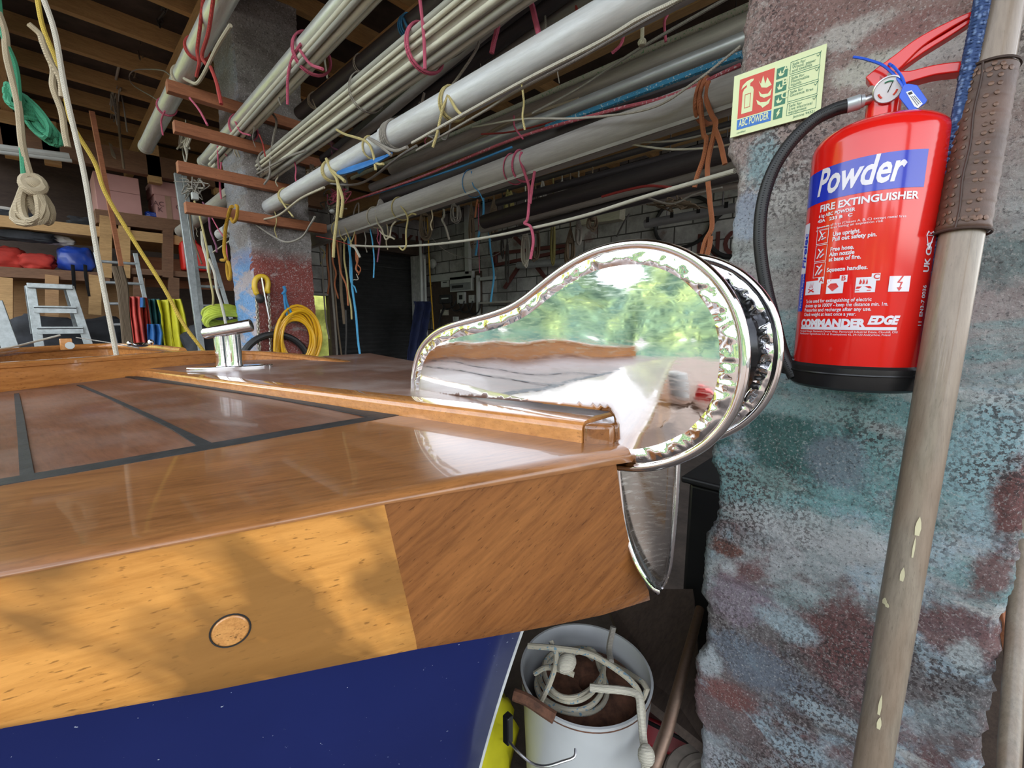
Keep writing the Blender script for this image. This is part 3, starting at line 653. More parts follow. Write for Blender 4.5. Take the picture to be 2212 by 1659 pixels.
# stainless bow roller
XC = .43
outl = [(893, 842), (894, 815), (900, 780), (912, 750), (935, 724), (965, 707), (1010, 694), (1055, 682), (1100, 666), (1135, 645), (1170, 617), (1205, 590), (1240, 567), (1275, 549), (1310, 537), (1345, 530), (1380, 527), (1420, 530), (1460, 541), (1500, 561), (1535, 589), (1565, 624), (1588, 665), (1602, 710), (1608, 760), (1606, 805), (1597, 850), (1580, 893), (1553, 932), (1515, 966), (1470, 990), (1425, 1004), (1380, 1010), (1336, 1007)]
inn_ = [(1333, 960), (1328, 900), (1318, 888), (1200, 874), (1050, 860), (940, 850)]
def plate(xc, dx, dz, name, par, bands=True, dy=0):
    def P(x, y): q = PX(x, y, XC); return V((xc, q.y+dy, q.z+dz))
    rim = cr([P(x, y) for x, y in outl], 4); low = [P(x, y) for x, y in inn_]
    cen = P(1370, 765); b = MB()
    full = rim + low
    # dished sheet: rings shrink towards the middle of the disc / along the tail
    bm = bmesh.new(); vv = [bm.verts.new(p) for p in full]; f = bm.faces.new(vv); bmesh.ops.triangulate(bm, faces=[f])
    for _ in range(6):
        ed = [e for e in bm.edges if e.calc_length() > .010]
        if not ed: break
        bmesh.ops.subdivide_edges(bm, edges=ed, cuts=1); bmesh.ops.triangulate(bm, faces=[q for q in bm.faces if len(q.verts) > 3])
    bmesh.ops.beautify_fill(bm, faces=bm.faces, edges=bm.edges)
    for v in bm.verts:
        if v.is_boundary: continue
        dmin = min((v.co-p).length for p in rim)
        if dmin > .018: v.co.x += .0022*math.exp(-((v.co-cen).length/.075)**2)*min(1, (dmin-.018)/.02) * (-1) + .0004*nrm(v.co, 14, 3)
    bm.verts.index_update()
    b.add([v.co.copy() for v in bm.verts], [tuple(v.index for v in q.verts) for q in bm.faces]); bm.free()
    o = b.build(name, 'chrome', par, ang=180, sol=.003)
    b = MB(); b.tube(rim, .0052, 14); b.build('rolled_rim', 'chrome', o)
    if bands:
        b = MB(); vs = []; W = 7; cnt = len(rim); s = 0
        for i in range(0, (cnt-1)*3+1):
            t = i/3; k = min(int(t), cnt-2); p = rim[k].lerp(rim[k+1], t-k); tt = (rim[k+1]-rim[k]).normalized(); nn_ = V((0, -tt.z, tt.y)); 
            if nn_.dot(cen-p) < 0 and (p-cen).length < .16: nn_ = -nn_
            elif (p-cen).length >= .16 and nn_.z > 0: nn_ = -nn_
            for j in range(W+1):
                u = j/W; q = p + nn_*(.004+.017*u)
                h = math.sin(PI*u)**.7
                bumpy = .55+.75*nrm(q, 85, 2)+.35*nrm(q, 190, 6)
                vs.append(V((xc-.0015-.0035*h*max(.1, bumpy), q.y, q.z)))
        n_ = (cnt-1)*3
        b.add(vs, [(i*(W+1)+j, i*(W+1)+j+1, (i+1)*(W+1)+j+1, (i+1)*(W+1)+j) for i in range(n_) for j in range(W)])
        b.build('hammered_band', 'chrome', o, ang=180)
    return o
near = plate(XC, 0, 0, 'bow_roller', boat)
far = plate(XC+.13, 0, 0, 'bow_roller_cheek', boat)
# roller drum and axle between the cheeks
b = MB(); c = PX(1375, 772, XC); ay = Matrix(((0, 0, 1), (0, 1, 0), (-1, 0, 0)))
b.lathe([(.001, .004), (.05, .004), (.046, .03), (.03, .055), (.03, .075), (.046, .10), (.05, .126), (.001, .126)], c, 32, ay); b.build('roller_drum', 'black_plastic', near)
# stem fitting below: a bent stainless trough ending in a point
b = MB(); Lp = [(1334, 985), (1336, 1030), (1341, 1080), (1347, 1130), (1358, 1175), (1376, 1220), (1398, 1255), (1420, 1279)]
Rp = [(1466, 975), (1464, 1030), (1461, 1080), (1457, 1130), (1452, 1180), (1446, 1225), (1436, 1258), (1422, 1279)]
Lq = cr([PX(x, y, XC+.003) for x, y in Lp], 3); Rq = cr([PX(x, y, XC+.10) for x, y in Rp], 3); vs = []; W = 12
for i, (p, q) in enumerate(zip(Lq, Rq)):
    t = i/(len(Lq)-1); dpt = .045*(1-t)**.6
    for j in range(W+1):
        u = j/W; x = p.lerp(q, u) + V((.0, .95, -.1))*dpt*math.sin(PI*u); vs.append(x)
b.add(vs, [(i*(W+1)+j, i*(W+1)+j+1, (i+1)*(W+1)+j+1, (i+1)*(W+1)+j) for i in range(len(Lq)-1) for j in range(W)])
sf = b.build('stem_fitting', 'chrome_dark', boat, ang=180, sol=.002)
b = MB(); b.tube(Lq+Rq[::-1][1:], .0028, 10); b.build('fitting_edge', 'chrome', sf)

# bench with clutter on the open side, mirrored in the polished cheek
bench = thing('workbench', 'dark workbench on the open side, mirrored in the polished roller cheek', 'bench', (-1.45, 1.3, 0))
b = MB(); b.box((-1.75, .15, .84), (-1.12, 2.5, .88)); b.build('bench_top', 'old_board', bench, bev=.004, smooth=False)
for x in (-1.7, -1.17):
    for y in (.2, 2.4): b = MB(); b.box((x, y, 0), (x+.06, y+.06, .84)); b.build('leg', 'old_board', bench, smooth=False)
b = MB(); b.box((-1.5, 2.0, .88), (-1.2, 2.4, 1.14)); tag(b.build('crate', 'orange_box', bev=.006, smooth=False), 'orange brown crate on the workbench, mirrored at the tail of the cheek', 'crate')
b = MB(); b.grid(lambda u, v: V((-1.35+.2*math.sin(PI*v)*math.cos(2*PI*u), 1.78+.17*math.sin(PI*v)*math.sin(2*PI*u), .88+max(0, .24*math.cos(PI*v))))+V((.03*nrm((u*3, v*3, 1), 2), 0, .03*nrm((u*4, v*4, 2), 2)*(v < .45))), 30, 20); tag(b.build('cloth_heap', 'cloth_blue', ang=180), 'blue cloth heap on the workbench beside the orange crate', 'cloth')
b = MB(); b.box((-1.5, .95, .88), (-1.25, 1.25, 1.03)); tag(b.build('cardboard_carton', 'tape_brown', bev=.004, smooth=False), 'brown carton in the middle of the workbench', 'box')
b = MB(); b.lathe([(.001, 0), (.05, 0), (.05, .13), (.001, .13)], (-1.3, .78, .88), 20); tag(b.build('tin', 'white_plastic'), 'pale tin on the workbench near the brown carton', 'tin')
b = MB(); b.lathe([(.001, 0), (.04, 0), (.04, .09), (.001, .09)], (-1.22, .55, .88), 20); tag(b.build('tin', 'jerry_red'), 'small red tin near the end of the workbench', 'tin')
# ------------------------------------------------------------------ powder extinguisher on the near pillar
EC = V((.836, .0695, 0)); ER = .0785
tc_ = -V((EC.x, EC.y, 0)).normalized(); rc_ = V((-tc_.y, tc_.x, 0))
if rc_.dot(RT) < 0: rc_ = -rc_
def EP(ph, z, r=ER): a = math.radians(ph); return V((EC.x, EC.y, z)) + (tc_*math.cos(a) + rc_*math.sin(a))*r
def esil(x, y): return PN(x, y, V((EC.x, EC.y, 0)), tc_).z      # height on the silhouette
def efr(x, y):                                                    # angle, height on the front of the cylinder
    d = ray(x, y); o = O; a = d.x**2+d.y**2; e = o-EC; bq = 2*(e.x*d.x+e.y*d.y); c_ = e.x**2+e.y**2-ER**2
    ds = bq*bq-4*a*c_; t = (-bq-math.sqrt(max(0, ds)))/(2*a); p = o+d*t; q = V((p.x-EC.x, p.y-EC.y, 0))
    return math.degrees(math.atan2(q.dot(rc_), q.dot(tc_))), p.z
zb = efr(1860, 792)[1]; z0 = efr(1850, 848)[1]; zs = esil(1752, 350); zt = esil(1890, 270)
ext = thing('fire_extinguisher', 'red powder fire extinguisher with black hose hung on the painted block pillar', 'fire extinguisher', (EC.x, EC.y, z0))
b = MB(); pr = [(ER*.97, zb-.012), (ER, zb-.004), (ER, zs)]
for k in range(1, 15):
    a = PI/2*k/14; pr.append((.018+(ER-.018)*math.cos(a)**.85, zs+(zt-zs)*math.sin(a)))
b.lathe(pr, (EC.x, EC.y, 0), 96); b.build('cylinder_body', 'ext_red', ext, ang=60)
b = MB(); b.lathe([(ER-.004, z0), (ER+.001, z0+.004), (ER+.004, z0+.02), (ER+.0045, zb-.004), (ER+.001, zb), (ER-.003, zb)], (EC.x, EC.y, 0), 72); b.tube([EP(a, z0+.024, ER+.0046) for a in range(-180, 180, 6)], .0016, 6, closed=True); b.build('base_skirt', 'black_plastic', ext, ang=40)
zn = esil(1885, 222)
b = MB(); b.lathe([(.0195, zt-.012), (.0195, zn), (.017, zn+.002)], (EC.x, EC.y, 0), 32); b.tube([V((EC.x, EC.y, zt+.004))+V((.0200*math.cos(a), .0200*math.sin(a), 0)) for a in [2*PI*k/24 for k in range(24)]], .0012, 6, closed=True); b.build('neck_ring', 'ext_red', ext)
# operating head: metal valve, gauge, levers
def EQ(x, y, off=0.0): return PN(x, y, V((EC.x, EC.y, 0))+tc_*off, tc_)
b = MB(); b.tube([EQ(1905, 222), EQ(1908, 200)], .016, 20); b.tube([EQ(1912, 205, .008), EQ(1880, 214, .012), EQ(1862, 220, .014)], .0065, 16); b.build('valve', 'steel', ext)
b = MB(); b.tube([EQ(1866, 218, .013), EQ(1858, 220, .014)], .0085, 16); b.tube([EQ(1858, 220, .014), EQ(1829, 229, .016)], [.0098, .0098], 18); b.tube([EQ(1855, 221, .014), EQ(1851, 222, .014)], .0102, 18); b.build('hose_ferrule', 'tube_silver', ext)
g = MB(); gc = EQ(1918, 194, .026); look = (O-gc).normalized(); gx = look.cross(V((0, 0, 1))).normalized()*-1; gz = look.cross(gx) if look.cross(gx).z > 0 else -look.cross(gx); ga = Matrix((gx, gz, look)).transposed()
g.lathe([(.011, -.016), (.0155, -.012), (.0165, -.004), (.0165, .002), (.0150, .003), (.0146, .001)], gc, 32, ga); gauge = g.build('pressure_gauge', 'steel', ext)
g = MB(); g.lathe([(.0001, .0012), (.0146, .0012), (.0146, .0018), (.0001, .0018)], gc, 32, ga); dial = g.build('dial', 'dial_white', gauge)
def garc(r, a0, a1, w_, mat, nm):
    g = MB(); n = 10; pts = [gc+gx*(r*math.cos(math.radians(a0+(a1-a0)*k/n)))+gz*(r*math.sin(math.radians(a0+(a1-a0)*k/n)))+look*.0021 for k in range(n+1)]; g.tube(pts, w_, 6); return g.build(nm, mat, gauge)
garc(.0098, 195, 235, .0011, 'sign_red', 'dial_mark'); garc(.0098, -50, -10, .0011, 'sign_red', 'dial_mark'); garc(.0098, 60, 115, .0009, 'sign_green', 'dial_mark')
g = MB(); g.tube([gc+look*.0022-gz*.003, gc+look*.0022+gx*.004+gz*.008], .0005, 5); g.build('needle', 'black_plastic', gauge)
def lever(name, pts, w0, mat='ext_red'):
    L = cr([EQ(x, y, .006) for x, y, h in pts], 6); H = []
    hs = [h for x, y, h in pts]; n = len(L)-1
    for i in range(n+1):
        t = i/n*(len(hs)-1); k = min(int(t), len(hs)-2); H.append(hs[k]+(hs[k+1]-hs[k])*(t-k))
    vs = []
    for i, p in enumerate(L):
        t = (L[min(i+1, n)]-L[max(i-1, 0)]).normalized(); up = tc_.cross(t).normalized(); up = up if up.z > 0 else -up
        for a_, c_ in ((-1, -1), (1, -1), (1, 1), (-1, 1)): vs.append(p + tc_*(a_*w0/2) + up*(c_*H[i]/2))
    b = MB(); b.add(vs, [(j*4+i, j*4+(i+1) % 4, j*4+4+(i+1) % 4, j*4+4+i) for j in range(n) for i in range(4)]+[(3, 2, 1, 0), (n*4, n*4+1, n*4+2, n*4+3)])
    return b.build(name, mat, ext, bev=.0015)
lever('squeeze_lever', [(1878, 185, .020), (1905, 165, .022), (1935, 142, .020), (1985, 100, .014), (2050, 62, .009), (2103, 36, .006)], .022)
lever('squeeze_lever', [(1882, 192, .014), (1925, 160, .010), (1985, 118, .008), (2050, 78, .007), (2103, 44, .006)], .016)
lever('carry_handle', [(1895, 188, .022), (1935, 178, .020), (1965, 172, .014), (2020, 158, .0125), (2086, 150, .012)], .022)
b = MB()
for (x, y) in ((1882, 192), (1925, 160)): b.tube([EQ(x, y, .016), EQ(x, y, .0195)], .004, 14)
b.build('rivet', 'steel', ext)
# hose
hp = cr([EQ(1832, 228, .016), EQ(1800, 238, .018), EQ(1755, 262, .024), EQ(1705, 312, .03), EQ(1668, 372, .034), EQ(1647, 440, .036), EQ(1641, 510, .036), EQ(1646, 570, .034), EQ(1657, 630, .032), EQ(1672, 690, .03), EQ(1690, 760, .02), EQ(1716, 815, .03)], 12)
b = MB(); b.tube(hp, .0092, 18); hose = b.build('hose', 'black_rubber', ext)
b = MB(); pts = []; turns = 150
for i in range(turns*8):
    t = i/(turns*8)*(len(hp)-2); k = int(t); p = hp[k].lerp(hp[k+1], t-k); tt = (hp[k+1]-hp[k]).normalized(); u = tt.cross(tc_).normalized(); a = 2*PI*i/8
    pts.append(p + (u*math.cos(a)+tt.cross(u)*math.sin(a))*.0090)
b.tube(pts, .00075, 4); b.build('hose_ribbing', 'black_plastic', hose)
b = MB(); b.beam(EQ(1690, 786, .01), EQ(1728, 792, .01), .03, .028); b.build('nozzle_clip', 'black_plastic', ext, bev=.004)
# label: blue band, white lettering, pictograms -- all on the cylinder
def EM(dr):     # millimetre coordinates on the wrapped label -> 3D; x along the arc
    def f(x, y): return EP(math.degrees(x/ER), y, ER+dr)
    return f
def lab(px, py): a, z = efr(px, py); return math.radians(a)*ER, z
f1, f2, f3, f4 = EM(.0004), EM(.0008), EM(.0011), EM(.0014)
def patch(mb, fn, x0, x1, y0, y1, n=12): mb.grid(lambda u, v: fn(x0+(x1-x0)*u, y0+(y1-y0)*v), n, 2)
xl = -math.radians(78)*ER; xr, _ = lab(1998, 380); _, zB = lab(1870, 415); _, zT = lab(1870, 338)
b = MB(); patch(b, f1, xl, xr, zB, zT, 30); b.build('label_band', 'ext_blue', ext)
def txt(s, x, z, size, shear=0, off=0, sx=1, mat='ext_white', fn=f2, cut=.004):
    b = MB(); put_text(b, fn, s, x, z, size, shear=shear, off=off, cut=cut, sx=sx); return b.build('lettering', mat, ext, smooth=False)
tx0, _ = lab(1768, 400); tx1, _ = lab(1956, 380); wdt = tx1-tx0
def fit(s, x0, x1, z, size, **k):
    vs, fs = text_tris(s, size, shear=k.get('shear', 0), off=k.get('off', 0)); w0 = max(v[0] for v in vs)
    txt(s, x0, z, size, sx=(x1-x0)/w0, **k)
def zof(px, py): return lab(px, py)[1]
def xof(px, py=600): return lab(px, py)[0]
fit('Powder', tx0, tx1, zB+.010, .050, shear=.25, off=.0012)
fit('FIRE EXTINGUISHER', xof(1758), xof(1961), zof(1860, 440), .0130, off=.0004)
fit('6 kg ABC POWDER', xof(1757), xof(1832), zof(1795, 465), .0062, off=.0002)
fit('43A   233 B   C', xof(1756), xof(1827), zof(1795, 475.5), .0058, off=.0002)
fit('For use on all fires (Classes A, B, C) except metal fires', xof(1755), xof(1940), zof(1850, 479), .0044)
fit('or gaseous fires having an explosion risk', xof(1754), xof(1893), zof(1820, 490), .0044)
for s, px, py, x1 in (('Use upright.', 1790, 507, 1848), ('Pull out safety pin.', 1790, 518, 1883), ('Free hose.', 1788, 540, 1838), ('Aim nozzle', 1787, 551, 1840), ('at base of fire.', 1787, 562, 1855), ('Squeeze handles.', 1785, 585, 1872)):
    fit(s, xof(px), xof(x1), zof(px+30, py), .0078, off=.0002)
for s, px, py, x1 in (('To be used for extinguishing of electric', 1747, 652, 1888), ('devices up to 1000V - keep the distance min. 1m.', 1747, 662, 1925), ('Pressurise and recharge after any use.', 1746, 672, 1890), ('Check weight at least once a year.', 1746, 682, 1858)):
    fit(s, xof(px), xof(x1), zof(px+60, py), .0070, off=.0001)
fit('COMMANDER', xof(1742), xof(1882), zof(1810, 706), .0150, off=.0009)
fit('EDGE', xof(1885), xof(1955), zof(1920, 700), .0150, off=.0009, shear=.3)
b = MB(); patch(b, f2, xof(1742), xof(1950), zof(1850, 713), zof(1850, 706.5), 26); b.build('lettering', 'ext_white', ext)
fit('Moreland House, Nantwich Drove Way, Pennywell Industrial Estate, Clonshill, CR8', xof(1741), xof(1953), zof(1850, 719), .0038)
fit('Manufacturer: Ogniochron S.A. ul. Przemyslowa 42, 34-120 Andrychow, Poland', xof(1741), xof(1938), zof(1850, 725), .0038)
# pictograms
zq0, zq1 = zof(1850, 632), zof(1850, 598)
for s, a, c in (('A', 1744, 1776), ('B', 1788, 1824), ('C', 1850, 1893), ('', 1921, 1966)):
    b = MB(); patch(b, f2, xof(a), xof(c), zq0, zq1-.001, 6); x1 = xof(c); sq = .0075
    if s: patch(b, f2, x1-sq*.7, x1+sq*.5, zq1-.006, zq1+.0035, 4)
    b.build('pictogram', 'ext_white', ext)
    b = MB()
    if s:
        put_text(b, f3, s, x1-sq*.45, zq1-.0038, .0095, off=.0002, cut=.004)
        xm = (xof(a)+xof(c))/2-.002; zm = zq0+.010
        if s == 'A':
            for k in range(3): b.add([f3(xm-.004+k*.003, zm), f3(xm-.003+k*.003, zm), f3(xm-.0005+k*.0022, zm+.009)], [(0, 1, 2)])
            b.add([f3(xm-.006, zm-.006), f3(xm-.004, zm-.007), f3(xm+.005, zm-.002), f3(xm+.004, zm-.001)], [(0, 1, 2, 3)]); b.add([f3(xm+.005, zm-.007), f3(xm+.006, zm-.005), f3(xm-.005, zm-.001), f3(xm-.006, zm-.002)], [(0, 1, 2, 3)])
        if s == 'B':
            b.add([f3(xm-.007, zm), f3(xm-.003, zm-.004), f3(xm, zm-.007), f3(xm+.007, zm-.001), f3(xm+.004, zm+.004), f3(xm-.003, zm+.004)], [(0, 1, 2, 3, 4, 5)])
            for k in range(3): b.add([f3(xm-.008+k*.002, zm+.004+k*.002), f3(xm-.007+k*.002, zm+.003+k*.002), f3(xm-.009+k*.003, zm+.008+k*.001)], [(0, 1, 2)])
        if s == 'C':
            b.add([f3(xm-.008, zm-.005), f3(xm+.009, zm-.005), f3(xm+.007, zm-.002), f3(xm-.007, zm-.002)], [(0, 1, 2, 3)]); b.add([f3(xm-.008, zm-.008), f3(xm+.008, zm-.008), f3(xm+.008, zm-.007), f3(xm-.008, zm-.007)], [(0, 1, 2, 3)])
            for k in range(3): b.add([f3(xm-.005+k*.0035, zm+.001), f3(xm-.003+k*.0035, zm+.001), f3(xm-.002+k*.003, zm+.004), f3(xm-.004+k*.0035, zm+.008)], [(0, 1, 2, 3)])
    else:
        xm = (xof(a)+xof(c))/2; zm = (zq0+zq1)/2
        b.add([f3(xm+.002, zm+.010), f3(xm+.004, zm+.010), f3(xm-.001, zm+.002), f3(xm-.003, zm+.002)], [(0, 1, 2, 3)]); b.add([f3(xm-.003, zm+.002), f3(xm+.003, zm+.002), f3(xm+.003, zm+.0008), f3(xm-.003, zm+.0008)], [(0, 1, 2, 3)])
        b.add([f3(xm+.001, zm+.001), f3(xm+.003, zm+.001), f3(xm+.0005, zm-.006), f3(xm-.0005, zm-.006)], [(0, 1, 2, 3)]); b.add([f3(xm-.003, zm-.005), f3(xm+.003, zm-.005), f3(xm, zm-.010)], [(0, 1, 2)])
    b.build('pictogram_mark', 'ext_text_red', ext, smooth=False)
for k, (ya, yb) in enumerate(((492, 528), (530, 565), (567, 600))):
    b = MB(); x0_, x1_ = xof(1757), xof(1781); za, zc_ = zof(1770, yb), zof(1770, ya); e = .0007
    for (u0, u1, v0, v1) in ((x0_, x1_, za, za+e), (x0_, x1_, zc_-e, zc_), (x0_, x0_+e, za, zc_), (x1_-e, x1_, za, zc_)): patch(b, f2, u0, u1, v0, v1, 3)
    xm, zm = (x0_+x1_)/2, (za+zc_)/2
    b.tube([f2(xm-.005, zm-.007), f2(xm-.001, zm), f2(xm+.004, zm+.003+.002*k)], .0009, 5); b.tube([f2(xm-.004, zm+.006), f2(xm+.001, zm+.003*(k-1))], .0008, 5); b.tube([f2(xm, zm-.006), f2(xm+.005, zm-.004+.002*k)], .0012, 5)
    b.build('instruction_icon', 'ext_white', ext, smooth=False)
# left vertical maker strip and the lettering that runs up the right side
xs0, xs1 = -math.radians(74)*ER, -math.radians(61)*ER
b = MB(); patch(b, f2, xs0, xs1, zof(1745, 590), zof(1745, 485), 4); b.build('side_label', 'ext_white', ext)
b = MB(); patch(b, f2, xs0, xs1, zof(1745, 672), zof(1745, 590), 4); b.build('side_label', 'ext_blue', ext)
def up(fn, x0): return lambda a, c: fn(x0-c, a)
b = MB(); put_text(b, up(f3, xs1-.002), 'Firelec', zof(1745, 580), 0, .019, off=.0006, shear=.2, cut=.004); b.build('side_lettering', 'ext_blue', ext, smooth=False)
b = MB(); put_text(b, up(f3, xs1-.003), 'Fire Safety Supplies', zof(1745, 665), 0, .007, cut=.004); b.build('side_lettering', 'ext_white', ext, smooth=False)
xq = math.radians(52)*ER
b = MB(); put_text(b, up(f2, xq+.006), '11  EN3-7 0036', zof(1985, 706), 0, .0085, off=.0002, cut=.004); put_text(b, up(f2, xq+.006), 'UK CA', zof(1990, 588), 0, .013, off=.0004, cut=.004); put_text(b, up(f2, xq+.004), 'BS', zof(1995, 540), 0, .009, cut=.004)
hx_, hz_ = xq+.001, zof(1996, 508)
b.tube([f2(hx_, hz_-.018), f2(hx_-.006, hz_), f2(hx_-.004, hz_+.005), f2(hx_, hz_+.002), f2(hx_+.004, hz_+.005), f2(hx_+.006, hz_), f2(hx_, hz_-.018)], .0006, 4); b.tube([f2(hx_-.006, hz_), f2(hx_+.006, hz_)], .0005, 4)
b.build('side_lettering', 'ext_white', ext, smooth=False)
# blue tamper tag with its cable tie
tagt = thing('seal_tag', 'blue plastic seal tag with barcode label hanging from the extinguisher lever', 'tag', EQ(1940, 160, .02))
b = MB(); b.tube(cr([EQ(1843, 123, .03), EQ(1870, 128, .03), EQ(1905, 140, .03), EQ(1930, 160, .03), EQ(1945, 178, .032), EQ(1952, 190, .034)], 6), .0016, 6); b.tube(cr([EQ(1921, 138, .026), EQ(1932, 146, .032), EQ(1948, 166, .032), EQ(1957, 190, .034)], 6), .0016, 6); b.tube(cr([EQ(1924, 145, -.012), EQ(1921, 138, .02), EQ(1927, 142, .032)], 5), .0016, 6); b.build('cable_tie', 'tag_blue', tagt)
b = MB(); tg = [(1952, 184), (1962, 182), (1981, 185), (2003, 217), (1999, 224), (1973, 242), (1966, 243), (1942, 212), (1943, 205)]
b.prism([EQ(x, y, .034) for x, y in tg], tc_*.0022); tb = b.build('tag_body', 'tag_blue', tagt, bev=.0006)
b = MB(); b.prism([EQ(x, y, .0363) for x, y in ((1957, 199), (1969, 195), (1993, 224), (1983, 234), (1975, 230))], tc_*.0003); b.build('tag_sticker', 'dial_white', tb)
b = MB()
for k in range(7): t = k/7; b.beam(EQ(1961+t*3.5, 201+t*4.5, .0367), EQ(1969+t*3, 198+t*4.5, .0367), .0004, .0006+.0004*(k % 2), tc_)
for k in range(3): b.beam(EQ(1967+k*4, 208+k*1.5-2*k, .0367), EQ(1982+k*3.4, 228-k*3, .0367), .0003, .0009, tc_)
b.build('barcode', 'black_plastic', tb, smooth=False)

# ------------------------------------------------------------------ photoluminescent sign
XS = PXX-.004
cs = [PX(1591, 159, XS), PX(1786, 103, XS), PX(1773, 243, XS), PX(1575, 303, XS)]
# true rectangle in the pillar's face
yL = (cs[0].y+cs[3].y)/2; yR = (cs[1].y+cs[2].y)/2; zT_ = (cs[0].z+cs[1].z)/2; zB_ = (cs[2].z+cs[3].z)/2
SW, SH = yL-yR, zT_-zB_
sg = thing('fire_sign', 'pale green luminous ABC powder extinguisher sign on the pillar left of the extinguisher', 'sign', (XS, (yL+yR)/2, zB_))
def SP(u, v, o=0.0): return V((XS-.003-o, yL-u*SW, zT_-v*SH))
def srect(mb, u0, v0, u1, v1, o): mb.prism([SP(u0, v0, o), SP(u1, v0, o), SP(u1, v1, o), SP(u0, v1, o)], (.0003, 0, 0))
b = MB(); b.prism([SP(0, 0), SP(1, 0), SP(1, 1), SP(0, 1)], (.003, 0, 0)); b.build('sign_plate', 'lum_plate', sg, smooth=False)
b = MB(); srect(b, .075, .09, .475, .72, .0004); b.build('sign_panel', 'sign_red', sg, smooth=False)
b = MB(); srect(b, .075, .74, .475, .90, .0004); b.build('sign_panel', 'sign_blue', sg, smooth=False)
def spoly(mb, pts, o): mb.prism([SP(u, v, o) for u, v in pts], (.0003, 0, 0))
b = MB(); spoly(b, [(.12, .66), (.12, .32), (.135, .27), (.165, .25), (.165, .21), (.10, .26), (.115, .20), (.16, .155), (.21, .14), (.245, .15), (.235, .18), (.205, .20), (.205, .25), (.235, .27), (.25, .32), (.25, .66)], .0008)
for pts in ([(.30, .20), (.33, .27), (.35, .15), (.38, .29), (.40, .20), (.455, .34), (.40, .36), (.34, .33)], [(.31, .37), (.35, .44), (.42, .46), (.46, .40), (.45, .50), (.38, .51), (.33, .46)], [(.29, .50), (.34, .56), (.41, .58), (.455, .54), (.44, .62), (.37, .66), (.35, .62), (.31, .58)]): spoly(b, pts, .0008)
b.build('sign_symbol', 'lum_plate', sg, smooth=False)
b = MB()
for (u0, v0, u1, v1) in ((.15, .36, .155, .58), (.215, .36, .22, .58), (.15, .36, .22, .368), (.15, .572, .22, .58)): srect(b, u0, v0, u1, v1, .0012)
b.build('sign_symbol', 'sign_red', sg, smooth=False)
def stext(mb, s, u, v, size, o, **k):
    vs, fs = text_tris(s, size, **{a: c for a, c in k.items() if a != 'wd'}); w0 = max(q[0] for q in vs); fx = (k['wd']*SW/w0) if 'wd' in k else 1
    mb.add([SP(u, v, o) + V((0, -x*fx, y)) for x, y in vs], fs)
b = MB(); stext(b, 'ABC POWDER', .10, .86, .017, .0008, wd=.35, off=.0003); b.build('sign_lettering', 'lum_plate', sg, smooth=False)
b = MB()
for k, s in enumerate('ABC'):
    v = .10+.205*k; srect(b, .50, v+.02, .62, v+.185, .0004)
srect(b, .50, .735, .60, .90, .0004)
for k in range(4):
    v = .09+.207*k; h = .185
    for (u0, v0, u1, v1) in ((.645, v, .95, v+.007), (.645, v+h-.007, .95, v+h), (.645, v, .649, v+h), (.946, v, .95, v+h)): srect(b, u0, v0, u1, v1, .0004)
b.build('sign_table', 'sign_green', sg, smooth=False)
b = MB()
for k, s in enumerate('ABC'):
    v = .10+.205*k; stext(b, s, .568, v+.10, .016, .0008, off=.0003)
    spoly(b, [(.515, v+.09), (.535, v+.15), (.57, v+.15), (.59, v+.11), (.555, v+.12), (.545, v+.06), (.53, v+.11)], .0008)
spoly(b, [(.56, .76), (.53, .82), (.545, .82), (.535, .88), (.575, .81), (.56, .81), (.575, .76)], .0008)
b.build('sign_symbol', 'lum_plate', sg, smooth=False)
b = MB()
for k, ls_ in enumerate((('Safe for', 'Wood, paper', 'and textiles'), ('Safe for', 'Flammable', 'liquids'), ('Safe for', 'Gaseous fires'), ('Safe for', 'Live electrical', 'equipment'))):
    for j, s in enumerate(ls_): stext(b, s, .665, .155+.207*k+.048*j, .0062, .0006)
    c = SP(.925, .125+.207*k, .0006); b.beam(c+V((0, .002, .001)), c+V((0, 0, -.002)), .0006, .0006); b.beam(c+V((0, 0, -.002)), c+V((0, -.004, .005)), .0006, .0006)
b.build('sign_lettering', 'sign_green', sg, smooth=False)
b = MB(); stext(b, 'Jactone 94321', .72, .955, .0055, .0006); b.build('sign_lettering', 'sign_green', sg, smooth=False)
b = MB(); stext(b, 'certified', .08, .965, .0045, .0006)
b.build('sign_lettering', 'sign_green', sg, smooth=False)

# ------------------------------------------------------------------ oar with leather sleeve and the blue braided rope beside it
oar = thing('oar', 'long weathered wooden oar with tacked leather sleeve leaning in front of the pillar', 'oar', (.66, .06, 0))
def oaxis(t):   # two pixels on the axis carry the line
    return OA.lerp(OB, t)
OA = PX(2172, -60, .845); OB = PX(1883, 1659, .71)
od = (OB-OA).normalized(); OFL = OA + od*((0-OA.z)/od.z); OTOP = OA - od*.25
def ot(y):      # point on the axis that shows at pixel row y
    best = None
    for k in range(0, 1201):
        q = OTOP.lerp(OFL, k/1200); v = q-O; z = v.dot(FW)
        if z <= 0: continue
        e = abs(829.5-F*v.dot(UP)/z-y)
        if best is None or e < best[0]: best = (e, q)
    return best[1]
OR = .0222
b = MB(); b.tube([OTOP.lerp(OFL, k/40) for k in range(41)], [OR-.003*(k/40) for k in range(41)], 32); b.build('shaft', 'oar_wood', oar)
sA, sB = ot(152), ot(505); b = MB(); pts = [sA.lerp(sB, k/60) for k in range(61)]
b.tube(pts, [OR+.0034+.0007*math.sin(k*1.7)*math.sin(k*.41) - (.0018 if k in (0, 60) else 0) for k in range(61)], 36); slv = b.build('leather_sleeve', 'leather', oar)
toc = (O-sA); toc = (toc-od*toc.dot(od)).normalized(); sd = od.cross(toc).normalized()
if sd.dot(RT) < 0: sd = -sd
